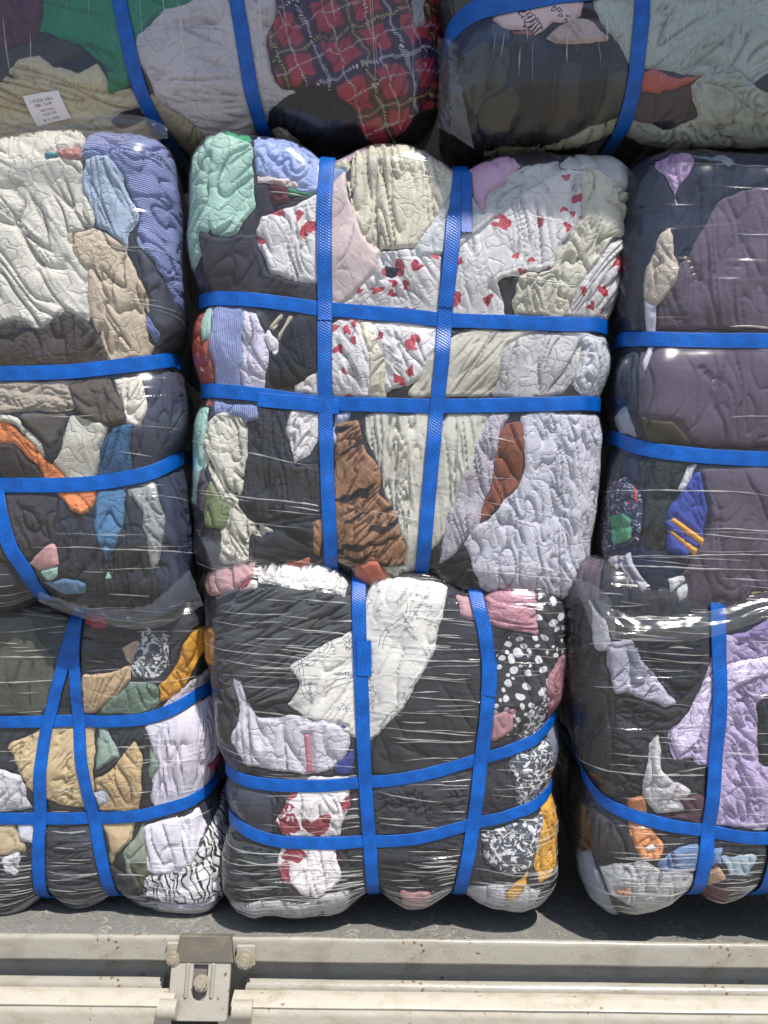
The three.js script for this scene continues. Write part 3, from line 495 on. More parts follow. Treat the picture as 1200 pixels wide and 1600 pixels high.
BALES.push({
  key: 'M2', folds: { n: 60, long: 12, ang: -0.07, spread: 0.08, len: 0.16, low: 0.35 }, seed: 4, z: 0.03, R: 0.055, film: 'few', pinch: 0.0065, pinchEdge: 0.020,
  label: 'clothing bale with mint, cream and red heart prints in the centre',
  quad: [[286, 190], [1008, 228], [924, 954], [290, 908]],
  straps: [{ dir: 'h', p: [300, 461, 400, 470, 500, 481, 700, 499, 850, 506, 958, 504] }, { dir: 'h', p: [300, 606, 420, 619, 510, 630, 700, 634, 850, 632, 948, 628] }, { dir: 'h', tail: 1, open: 1, p: [404, 625, 470, 630, 530, 636], w: 0.0112 },
    { dir: 'v', p: [510, 240, 507, 330, 507, 400, 508, 600, 512, 760, 516, 885] }, { dir: 'v', tail: 1, open: 1, p: [507, 336, 507, 420, 508, 500] },
    { dir: 'v', p: [722, 250, 714, 320, 705, 390, 690, 560, 677, 700, 660, 890] }, { dir: 'v', tail: 1, open: 1, p: [729, 262, 729, 315, 729, 364], w: 0.008 }, { dir: 'v', tail: 1, open: 1, p: [710, 338, 705, 390, 696, 480] }],
  garments: [
    ['charcoal', '#33323a', 'plain', null],
    ['dark grey', '#37363c', 'crumple', [386, 640, 456, 640, 460, 730, 500, 720, 505, 800, 400, 815, 376, 770], { wr: 'fold' }],
    ['black', '#27262e', 'crumple', [420, 495, 505, 488, 505, 600, 425, 605], { wr: 'crease' }],
    ['charcoal grey', '#313139', 'plain', [400, 830, 510, 810, 515, 930, 395, 930], { wr: 'crease', ang: 1.5 }],
    ['black', '#23232b', 'crumple', [672, 880, 736, 858, 770, 945, 672, 950], { wr: 'crease' }],
    ['mint', '#a3ccbf', 'crumple', [255, 230, 310, 170, 385, 208, 399, 230, 396, 290, 399, 322, 370, 366, 335, 366, 326, 345, 314, 392, 300, 410, 240, 400], { wr: 'puff', amp: 1.3 }],
    ['emerald green', '#2fa272', 'plain', [322, 190, 380, 180, 388, 206, 384, 214, 350, 210]],
    ['sky blue', '#9bb0e6', 'crumple', [388, 190, 520, 190, 520, 240, 498, 240, 498, 296, 460, 302, 400, 272, 396, 225], { wr: 'puff' }],
    ['pinkish white', '#d4c4c6', 'plain', [400, 274, 420, 269, 460, 285, 466, 294, 440, 294, 402, 286]],
    ['maroon', '#62222a', 'plain', [420, 290, 456, 291, 456, 316, 425, 323]],
    ['green', '#2f8a60', 'plain', [452, 295, 496, 300, 494, 306, 452, 305]],
    ['white red heart print', '#ffffff', 'crumple', [408, 340, 440, 325, 460, 318, 497, 298, 504, 440, 460, 446, 420, 426, 402, 386], { print: 'hearts' }],
    ['dark mauve grey', '#393643', 'plain', [312, 360, 330, 372, 402, 366, 403, 390, 420, 430, 497, 442, 500, 472, 310, 452]],
    ['pale lilac', '#b9a0b8', 'plain', [515, 225, 545, 200, 700, 200, 740, 240, 700, 250, 640, 222, 560, 225, 525, 250]],
    ['blue', '#8da4d8', 'plain', [516, 250, 535, 250, 541, 262, 520, 286]],
    ['white red heart print', '#ffffff', 'crumple', [560, 405, 590, 392, 620, 388, 692, 392, 692, 500, 514, 480, 540, 460], { print: 'hearts', wr: 'crease' }],
    ['pale grey', '#c6c9cf', 'crumple', [640, 400, 650, 340, 668, 298, 692, 284, 720, 300, 715, 396, 680, 398], { wr: 'crease' }],
    ['pale pink', '#d6c3c3', 'plain', [514, 290, 540, 254, 546, 310, 566, 352, 597, 395, 588, 420, 565, 450, 528, 476, 512, 478]],
    ['charcoal', '#2a2a33', 'plain', [602, 418, 622, 420, 620, 436, 602, 434], { sharp: 1 }],
    ['cream', '#d0ccb8', 'crumple', [522, 236, 560, 217, 600, 214, 650, 221, 690, 238, 720, 262, 706, 300, 690, 332, 652, 385, 620, 392, 590, 391, 568, 370, 546, 312, 544, 262, 526, 256], { wr: 'crease', ang: 0.1, amp: 1.4 }],
    ['white red heart print', '#ffffff', 'crumple', [696, 400, 735, 330, 770, 310, 800, 280, 850, 250, 930, 266, 915, 340, 880, 380, 872, 420, 780, 440, 792, 500, 690, 496], { print: 'hearts', wr: 'crease' }],
    ['pale grey', '#bfc3c9', 'crumple', [704, 330, 756, 290, 800, 268, 870, 246, 905, 258, 820, 300, 792, 330, 736, 372, 712, 398], { wr: 'crease', ang: -0.8 }],
    ['light grey', '#b9bdc2', 'plain', [876, 256, 930, 220, 1010, 250, 1010, 292, 975, 290, 920, 268]],
    ['pink lilac', '#c69dc0', 'plain', [730, 240, 800, 238, 816, 262, 790, 286, 760, 302, 755, 336, 738, 290]],
    ['white red heart print', '#ffffff', 'crumple', [920, 424, 960, 374, 1010, 345, 1010, 495, 885, 495, 893, 450], { print: 'hearts' }],
    ['cream', '#ccc9ba', 'crumple', [905, 272, 930, 264, 975, 288, 1010, 300, 1005, 350, 960, 370, 940, 400, 922, 422, 884, 495, 806, 492, 800, 470, 812, 432, 862, 420, 882, 380, 910, 340], { wr: 'puff', amp: 1.2 }],
    ['rust', '#ad4e3e', 'crumple', [250, 480, 312, 478, 308, 540, 326, 522, 332, 592, 318, 601, 250, 596]],
    ['mint', '#a3ccbf', 'plain', [308, 474, 330, 474, 326, 522, 308, 536, 303, 510]],
    ['periwinkle', '#929fd4', 'rib', [328, 474, 386, 480, 381, 560, 379, 612, 332, 602, 325, 530], { turn: 0.1 }],
    ['pale lilac', '#cbc7de', 'crumple', [378, 484, 403, 488, 421, 550, 411, 612, 377, 608]],
    ['cream stripe', '#c9bfa4', 'plain', [420, 512, 438, 489, 444, 491, 428, 519], { sharp: 1 }],
    ['cream stripe', '#c9bfa4', 'plain', [429, 532, 452, 492, 458, 494, 436, 533], { sharp: 1 }],
    ['white', '#d6d3da', 'plain', [411, 525, 420, 514, 438, 535, 430, 556]],
    ['white', '#d4d2d2', 'crumple', [457, 600, 480, 584, 503, 580, 503, 622, 462, 614]],
    ['white red heart print', '#ffffff', 'crumple', [516, 496, 702, 505, 692, 560, 640, 602, 580, 622, 514, 622], { print: 'hearts', wr: 'fold' }],
    ['cream', '#d2ccb8', 'crumple', [558, 498, 580, 500, 592, 540, 602, 560, 602, 622, 574, 622, 574, 560], { amp: 1.3 }],
    ['pale olive cream', '#c4c1b3', 'plain', [638, 618, 660, 572, 700, 535, 720, 512, 864, 518, 832, 560, 770, 620], { wr: 'fold', ang: -0.6 }],
    ['white', '#c6c9d4', 'crumple', [860, 516, 1000, 516, 1000, 622, 900, 616]],
    ['grey print', '#bdbdc0', 'crumple', [768, 620, 792, 540, 830, 516, 902, 518, 925, 540, 905, 580, 885, 612, 850, 622], { amp: 1.4 }],
    ['mint', '#a3cfc6', 'crumple', [250, 625, 318, 632, 320, 690, 322, 720, 308, 792, 250, 780]],
    ['rust', '#ad4e3e', 'plain', [306, 618, 333, 622, 326, 634, 308, 630], { sharp: 1 }],
    ['periwinkle', '#8b99d0', 'rib', [330, 624, 402, 636, 402, 656, 330, 650], { turn: 0.1 }],
    ['grey cream', '#cecbbe', 'crumple', [318, 660, 340, 646, 389, 652, 386, 700, 379, 760, 371, 790, 396, 814, 427, 830, 410, 842, 394, 836, 386, 880, 345, 880, 344, 790, 325, 740, 316, 690], { wr: 'crease', amp: 1.2 }],
    ['dark violet', '#514a58', 'plain', [311, 718, 325, 748, 336, 790, 315, 802, 303, 784]],
    ['moss green', '#78855a', 'crumple', [316, 770, 330, 754, 345, 780, 361, 790, 350, 828, 318, 824]],
    ['white', '#d2ced1', 'crumple', [454, 640, 500, 644, 500, 680, 485, 711, 458, 728, 449, 680]],
    ['lilac blue', '#aeb4d8', 'plain', [520, 642, 546, 645, 536, 680, 522, 692]],
    ['grey cream', '#c5c3b8', 'plain', [568, 648, 692, 642, 692, 700, 672, 800, 660, 920, 600, 930, 598, 880, 632, 880, 632, 840, 605, 790, 595, 735, 574, 690], { wr: 'fold', ang: 0.05, amp: 1.2 }],
    ['brown tiger print', '#ffffff', 'fold', [526, 662, 560, 654, 571, 700, 596, 735, 591, 770, 611, 790, 636, 850, 631, 890, 560, 888, 520, 884, 518, 740], { print: 'tiger', wr: 'crease', turn: 0 }],
    ['brown tiger print', '#ffffff', 'fold', [486, 815, 510, 812, 512, 884, 490, 866], { print: 'tiger' }],
    ['cream', '#c1bfb4', 'plain', [700, 642, 784, 645, 772, 700, 722, 790, 702, 830, 666, 880, 672, 740], { wr: 'fold', ang: 0.15 }],
    ['grey lavender', '#b3adbb', 'crumple', [768, 646, 794, 648, 782, 690, 772, 740, 746, 830, 700, 872, 686, 885, 700, 800, 736, 720], { wr: 'crease', ang: 0.3 }],
    ['rust knit', '#955439', 'rib', [788, 660, 822, 654, 822, 720, 812, 760, 780, 792, 743, 832, 760, 780, 774, 730], { turn: 0.2 }],
    ['pale lavender white', '#c3c3d2', 'crumple', [812, 645, 1000, 640, 1000, 720, 960, 880, 940, 960, 860, 960, 775, 940, 750, 922, 734, 870, 718, 850, 770, 802, 812, 760, 820, 700], { wr: 'crease', ang: 0.3, amp: 0.9 }],
    ['coral', '#c96c52', 'plain', [552, 882, 592, 871, 612, 908, 600, 950, 552, 950]],
    ['coral', '#c96c52', 'plain', [443, 880, 482, 871, 484, 892, 448, 896]],
  ],
  flaps: [[[306, 826, 0.01, 318, 850, 0.03, 330, 880, 0.04, 336, 905, 0.045], [330, 832, 0.02, 350, 852, 0.035, 372, 872, 0.045, 400, 880, 0.05], [345, 838, 0.012, 375, 858, 0.02, 405, 872, 0.025, 440, 880, 0.02]]],
});
BALES.push({
  key: 'M3', folds: { n: 30, long: 7, ang: -0.02, spread: 0.1, len: 0.16, low: 0.5 }, seed: 5, z: 0.065, R: 0.06, film: 'few', pinch: 0.006, pinchEdge: 0.018,
  label: 'dark aubergine clothing bale with a royal blue striped piece in its lower part',
  quad: [[1000, 212], [1460, 220], [1440, 985], [955, 980]],
  straps: [{ dir: 'h', p: [955, 512, 1000, 524, 1050, 530, 1200, 533, 1350, 534] }, { dir: 'h', p: [950, 676, 1010, 700, 1080, 711, 1200, 718, 1350, 720] }],
  garments: [
    ['blue black', '#242a41', 'plain', null],
    ['aubergine', '#5f5367', 'plain', [1028, 514, 1040, 440, 1072, 400, 1130, 312, 1160, 292, 1500, 300, 1500, 514], { amp: 0.8 }],
    ['aubergine', '#5b4e62', 'plain', [1000, 540, 1500, 544, 1500, 706, 1080, 694, 1002, 652, 1000, 590], { amp: 0.8 }],
    ['aubergine', '#584d5e', 'plain', [1098, 728, 1500, 728, 1500, 1010, 1070, 1010, 1075, 950, 1060, 900, 1108, 822], { amp: 0.8 }],
    ['dark slate blue', '#364256', 'plain', [950, 540, 1000, 545, 1000, 640, 950, 620]],
    ['purple', '#bd9ccb', 'crumple', [1022, 246, 1060, 228, 1090, 240, 1076, 270, 1061, 290, 1056, 306, 1060, 326, 1052, 302, 1040, 272]],
    ['grey white', '#8a97a8', 'crumple', [1088, 236, 1140, 236, 1152, 250, 1141, 258, 1128, 244]],
    ['stone', '#c2b6a8', 'crumple', [1034, 360, 1049, 354, 1056, 400, 1061, 420, 1036, 470, 1020, 482, 1009, 460, 1014, 410]],
    ['white', '#c8c9de', 'plain', [1009, 464, 1026, 474, 1026, 518, 1010, 518], { sharp: 1 }],
    ['white', '#c8c9de', 'plain', [1012, 536, 1024, 536, 1010, 584, 1005, 565], { sharp: 1 }],
    ['olive', '#4b483d', 'plain', [1000, 648, 1060, 660, 1082, 694, 1018, 690]],
    ['pale blue', '#929bb0', 'plain', [952, 640, 985, 628, 996, 682, 972, 676]],
    ['black green', '#2c3030', 'crumple', [998, 716, 1084, 720, 1062, 790, 1058, 860, 1006, 860, 1008, 790]],
    ['floral', '#ffffff', 'plain', [925, 780, 960, 760, 985, 738, 1000, 770, 1005, 830, 1000, 850, 960, 870, 925, 850], { print: 'floral' }],
    ['coral', '#cf5a48', 'plain', [992, 754, 998, 770, 998, 786, 992, 778], { sharp: 1 }],
    ['green', '#54a37c', 'crumple', [964, 806, 982, 798, 990, 810, 990, 845, 968, 850]],
    ['royal blue', '#3849a0', 'plain', [1062, 772, 1086, 738, 1100, 728, 1101, 790, 1100, 845, 1088, 860, 1070, 872, 1044, 856, 1042, 820, 1050, 790], { wr: 'puff', amp: 0.6 }],
    ['white lace', '#cfd3d8', 'crumple', [1061, 764, 1074, 728, 1089, 726, 1081, 746, 1066, 770]],
    ['yellow', '#dd9c20', 'plain', [1044, 813, 1052, 807, 1100, 842, 1095, 854], { sharp: 1, name: 'stripe', proud: 0.0022 }],
    ['yellow', '#dd9c20', 'plain', [1043, 829, 1049, 829, 1089, 858, 1083, 869], { sharp: 1, name: 'stripe', proud: 0.0022 }],
    ['pale lilac lace', '#b9b6c6', 'crumple', [950, 885, 980, 868, 991, 860, 1000, 898, 1011, 912, 1002, 924, 990, 945, 985, 975, 962, 955, 950, 930], { print: '', amp: 1.2 }],
    ['royal blue', '#303f8f', 'plain', [986, 940, 1008, 930, 1030, 936, 1038, 914, 1051, 940, 1042, 968, 1000, 975, 984, 965]],
    ['white', '#c5c8cf', 'crumple', [1034, 900, 1070, 898, 1079, 948, 1050, 952, 1046, 920]],
    ['pale yellow piping', '#a39c72', 'plain', [1158, 956, 1174, 924, 1210, 920, 1210, 925, 1178, 929, 1165, 956], { sharp: 1, name: 'piping' }],
    ...[[1070, 403], [1075, 410], [1079, 420], [1083, 430], [1086, 440], [1094, 578], [1100, 586], [1106, 591], [1113, 596], [1117, 604]].map(([x, y], i) => ['cream', '#c9bf96', 'plain', [x - 3, y - 1, x + 2, y - 3, x + 3, y, x - 2, y + 2], { sharp: 1, name: 'stitch', proud: 0.002 }]),
  ],
  flaps: [[[930, 935, 0.068, 985, 962, 0.083, 1050, 962, 0.088, 1130, 950, 0.088, 1230, 925, 0.088], [945, 965, 0.078, 985, 985, 0.093, 1060, 984, 0.098, 1140, 970, 0.098, 1230, 940, 0.093], [955, 996, 0.078, 990, 1000, 0.093, 1060, 1004, 0.098, 1130, 990, 0.098, 1230, 955, 0.093]],
    [[896, 900, 0.058, 930, 915, 0.068, 950, 930, 0.073, 960, 955, 0.078], [925, 985, 0.073, 940, 985, 0.078, 952, 988, 0.083, 962, 1002, 0.083]]],
});
BALES.push({
  key: 'B1', folds: { n: 330, long: 10, ang: 0, spread: 0.16, len: 0.10, low: 0.5 }, pinchTop: 0.5, seed: 6, z: -0.01, R: 0.06, film: 'dense', pinch: 0.006, pinchEdge: 0.021,
  label: 'clothing bale with tan and mustard cloth under two straps spreading from one point',
  quad: [[-220, 920], [316, 918], [352, 1448], [-230, 1452]],
  straps: [{ dir: 'h', p: [-200, 1127, 0, 1128, 100, 1128, 230, 1122, 320, 1088], w: 0.0095 }, { dir: 'h', p: [-210, 1277, 0, 1278, 100, 1281, 230, 1272, 345, 1236], w: 0.0095 },
    { dir: 'v', p: [110, 955, 99, 1025, 84, 1090, 70, 1150, 62, 1270, 59, 1400], w: 0.0095 }, { dir: 'v', p: [112, 955, 113, 1030, 118, 1100, 127, 1180, 141, 1260, 168, 1400], w: 0.0095 }],
  garments: [
    ['charcoal', '#33353c', 'plain', null],
    ['dark brown grey', '#3b383c', 'plain', [125, 985, 195, 985, 200, 1040, 125, 1050], { wr: 'crease', ang: 1.5 }],
    ['grey', '#41424a', 'crumple', [62, 1290, 150, 1290, 170, 1440, 55, 1440], { wr: 'fold', ang: 1.5 }],
    ['dark grey', '#36363d', 'crumple', [-60, 1340, 55, 1330, 60, 1440, -60, 1440], { wr: 'fold', ang: 1.5 }],
    ['charcoal grey', '#383841', 'plain', [168, 1352, 220, 1380, 240, 1430, 170, 1430], { wr: 'fold', ang: 1.5 }],
    ['grey green', '#56584f', 'plain', [-260, 955, 40, 955, 62, 1000, 82, 1030, 76, 1118, -260, 1118]],
    ['raspberry', '#a8394c', 'plain', [122, 950, 168, 960, 164, 980, 122, 977]],
    ['dark slate', '#3e3e48', 'plain', [250, 960, 330, 940, 330, 990, 300, 985, 285, 1005, 268, 1050]],
    ['tan', '#c9ac86', 'crumple', [124, 1055, 160, 1051, 205, 1040, 204, 1060, 180, 1090, 150, 1110, 124, 1119]],
    ['pale tan', '#d3b392', 'plain', [189, 1012, 221, 1004, 216, 1030, 205, 1043, 195, 1032]],
    ['black and white print', '#ffffff', 'plain', [205, 1042, 226, 980, 262, 990, 262, 1040, 246, 1062, 210, 1058], { print: 'splash' }],
    ['sage green', '#789080', 'crumple', [154, 1106, 190, 1085, 205, 1064, 246, 1074, 249, 1096, 230, 1118, 150, 1120], { wr: 'puff' }],
    ['mustard yellow', '#dd9c10', 'crumple', [284, 1006, 300, 984, 340, 975, 340, 1010, 314, 1025, 300, 1060, 275, 1092, 247, 1099, 245, 1070, 270, 1055], { wr: 'puff' }],
    ['lilac white', '#c9c3d4', 'crumple', [230, 1120, 270, 1091, 300, 1068, 340, 1045, 340, 1085, 290, 1112]],
    ['white and black', '#c9c9d0', 'crumple', [-260, 1200, 0, 1200, 32, 1215, 52, 1268, -260, 1272]],
    ['sage', '#8ba093', 'plain', [148, 1134, 166, 1134, 186, 1180, 165, 1196, 150, 1202]],
    ['tan', '#c4ae84', 'plain', [14, 1165, 65, 1139, 146, 1134, 149, 1200, 141, 1268, 60, 1252, 30, 1212], { wr: 'crease' }],
    ['tan', '#c5a87a', 'crumple', [178, 1202, 211, 1153, 224, 1180, 222, 1230, 217, 1268, 148, 1272, 148, 1220]],
    ['green', '#789080', 'plain', [230, 1160, 241, 1148, 250, 1200, 238, 1222]],
    ['lilac white', '#d3cdde', 'plain', [227, 1134, 310, 1104, 350, 1095, 360, 1215, 332, 1248, 240, 1268, 239, 1220, 249, 1200], { wr: 'crease' }],
    ['crimson', '#a83a50', 'plain', [324, 1204, 345, 1192, 345, 1216, 330, 1222]],
    ['white', '#c2c8d4', 'plain', [144, 1240, 165, 1234, 173, 1250, 150, 1263], { sharp: 1 }],
    ['tan', '#bba986', 'plain', [-260, 1284, 20, 1284, 36, 1330, 10, 1336, -260, 1332]],
    ['white', '#c9cbd8', 'plain', [18, 1280, 55, 1284, 54, 1322, 30, 1312]],
    ['white', '#c5c8d0', 'crumple', [0, 1340, 28, 1334, 26, 1372, 5, 1364]],
    ['pale sage', '#8d998a', 'plain', [194, 1330, 226, 1288, 234, 1372, 210, 1397, 196, 1372]],
    ['tan', '#bfa67e', 'plain', [154, 1288, 210, 1283, 206, 1310, 190, 1330, 172, 1352, 164, 1312]],
    ['olive', '#5c5d4a', 'plain', [203, 1346, 233, 1350, 233, 1382, 210, 1393]],
    ['white and black zebra', '#ffffff', 'crumple', [400, 1262, 400, 1340, 370, 1420, 300, 1420, 255, 1414, 218, 1402, 228, 1372, 300, 1345, 318, 1308, 345, 1268], { print: 'zebra', turn: 0.2 }],
    ['lilac white', '#d6d2df', 'plain', [226, 1294, 312, 1268, 324, 1298, 312, 1320, 302, 1350, 260, 1368, 231, 1362, 224, 1320], { wr: 'crease' }],
    ['pale lilac', '#cbc8da', 'plain', [240, 1422, 300, 1416, 340, 1404, 330, 1450, 240, 1450]],
  ],
  flaps: [],
});
BALES.push({
  key: 'B2', folds: { n: 420, long: 18, ang: 0, spread: 0.12, len: 0.12, low: 0.5 }, pinchTop: 0.5, seed: 7, z: 0.038, R: 0.062, film: 'dense', pinch: 0.006, pinchEdge: 0.023,
  label: 'charcoal clothing bale with white line drawing cloth and polka dots, bottom centre',
  quad: [[304, 856], [902, 908], [878, 1446], [340, 1456]],
  straps: [{ dir: 'h', p: [345, 1218, 420, 1226, 560, 1224, 650, 1212, 740, 1190, 820, 1165, 890, 1132], w: 0.0092 }, { dir: 'h', p: [350, 1294, 430, 1314, 560, 1318, 650, 1310, 740, 1289, 820, 1268, 885, 1244], w: 0.0092 },
    { dir: 'v', p: [560, 915, 562, 1000, 564, 1060, 570, 1200, 576, 1300, 583, 1400], w: 0.0105 }, { dir: 'v', tail: 1, open: 1, p: [568, 1000, 569, 1030, 569, 1055] },
    { dir: 'v', p: [746, 930, 757, 985, 764, 1050, 760, 1110, 745, 1250, 735, 1320, 722, 1400], w: 0.0105 }, { dir: 'v', tail: 1, open: 1, p: [764, 1030, 764, 1060, 762, 1086] }],
  garments: [
    ['charcoal', '#37363e', 'plain', null],
    ['dark brown grey', '#383639', 'plain', [330, 1050, 362, 1060, 360, 1165, 400, 1215, 330, 1215], { wr: 'crease' }],
    ['grey', '#3c3d46', 'plain', [570, 1235, 745, 1200, 740, 1300, 570, 1310], { wr: 'crease', ang: 1.5 }],
    ['dark grey', '#33353c', 'crumple', [540, 1325, 735, 1300, 720, 1440, 560, 1440], { wr: 'fold', ang: 1.5 }],
    ['green grey', '#3a3d3e', 'plain', [340, 1315, 440, 1330, 440, 1400, 345, 1420], { wr: 'crease', ang: 1.5 }],
    ['charcoal', '#38393f', 'plain', [575, 1216, 590, 1150, 640, 1090, 700, 930, 745, 940, 766, 1030, 752, 1200]],
    ['rose', '#cb9ca0', 'crumple', [300, 890, 322, 880, 345, 845, 380, 850, 420, 890, 382, 908, 350, 934, 318, 936], { wr: 'puff' }],
    ['wine print', '#ffffff', 'plain', [370, 926, 390, 904, 406, 904, 400, 932, 370, 934], { print: 'petals' }],
    ['dark slate', '#4b4d53', 'plain', [330, 935, 400, 914, 450, 910, 512, 918, 552, 930, 552, 990, 500, 1007, 462, 1042, 468, 1072, 457, 1092, 410, 1102, 360, 1097, 328, 1040], { wr: 'fold', ang: -1.1, amp: 0.9 }],
    ['white', '#d9d7d7', 'crumple', [398, 888, 440, 868, 500, 872, 540, 900, 537, 934, 505, 916, 450, 920, 403, 912], { wr: 'crease' }],
    ['ochre', '#b5762c', 'plain', [310, 985, 333, 988, 331, 1046, 310, 1034]],
    ['white line drawing', '#ffffff', 'plain', [582, 900, 704, 912, 692, 960, 672, 1030, 641, 1090, 592, 1150, 576, 1158, 550, 1154, 480, 1122, 444, 1101, 470, 1066, 454, 1040, 500, 1008, 550, 983, 565, 950], { print: 'drawing', turn: 0.4 }],
    ['rose', '#c4969e', 'plain', [716, 928, 746, 926, 750, 972, 722, 963]],
    ['polka dot', '#ffffff', 'plain', [838, 938, 860, 900, 920, 910, 890, 1000, 872, 1090, 850, 1132, 780, 1152, 762, 1110, 764, 1060, 800, 985, 838, 990], { print: 'dots' }],
    ['rose', '#c28a99', 'crumple', [758, 925, 800, 905, 842, 925, 840, 990, 795, 982, 760, 976], { wr: 'crease', ang: 1.2 }],
    ['dusky rose', '#b07c86', 'crumple', [920, 990, 920, 1110, 872, 1140, 854, 1120, 860, 1060, 876, 1028]],
    ['rose', '#b98890', 'plain', [764, 1116, 806, 1109, 801, 1140, 764, 1164]],
    ['black and white splash', '#ffffff', 'plain', [828, 1112, 862, 1090, 872, 1132, 842, 1182, 800, 1192, 805, 1160], { print: 'splash' }],
    ['black and white splash', '#ffffff', 'plain', [800, 1182, 905, 1146, 880, 1255, 805, 1268], { print: 'splash' }],
    ['grey blue', '#7b8094', 'plain', [872, 1150, 925, 1130, 925, 1230, 880, 1246]],
    ['mustard yellow', '#d89e24', 'crumple', [868, 1232, 890, 1185, 930, 1170, 925, 1245, 860, 1256]],
    ['black and white splash', '#ffffff', 'plain', [755, 1304, 872, 1268, 864, 1300, 840, 1352, 800, 1372, 756, 1352], { print: 'splash' }],
    ['mustard yellow', '#d9a02a', 'crumple', [856, 1268, 925, 1250, 910, 1340, 868, 1370, 844, 1384, 834, 1346, 850, 1300]],
    ['white', '#c6c6cf', 'crumple', [715, 1402, 800, 1378, 850, 1396, 830, 1460, 715, 1460]],
    ['mustard yellow', '#d9a02a', 'plain', [792, 1398, 826, 1358, 823, 1386, 796, 1412]],
    ['navy', '#424453', 'plain', [330, 1240, 380, 1233, 432, 1250, 422, 1310, 330, 1296]],
    ['white shirt', '#d3cfdd', 'crumple', [364, 1060, 378, 1064, 381, 1095, 402, 1120, 470, 1120, 530, 1130, 547, 1150, 531, 1202, 470, 1212, 380, 1197, 358, 1160, 375, 1100], { wr: 'crease' }],
    ['coral', '#c98692', 'plain', [474, 1144, 486, 1144, 492, 1207, 478, 1207], { sharp: 1, name: 'stripe' }],
    ['blue', '#3a4f9a', 'plain', [527, 1127, 543, 1135, 538, 1141], { sharp: 1 }],
    ['cobalt blue', '#3b4c96', 'plain', [520, 1200, 552, 1172, 553, 1210, 535, 1216]],
    ['red and white petal print', '#ffffff', 'crumple', [432, 1284, 456, 1240, 486, 1214, 547, 1214, 543, 1260, 532, 1312, 440, 1314], { print: 'petals' }],
    ['red and white petal print', '#ffffff', 'crumple', [432, 1345, 440, 1324, 522, 1324, 533, 1376, 500, 1407, 470, 1402, 440, 1372], { print: 'petals' }],
    ['pale grey', '#c3bfc3', 'crumple', [340, 1430, 432, 1406, 470, 1412, 550, 1390, 545, 1450, 440, 1462, 340, 1462]],
    ['brick pink', '#b78686', 'plain', [626, 1396, 672, 1398, 668, 1450, 628, 1450]],
  ],
  flaps: [],
});
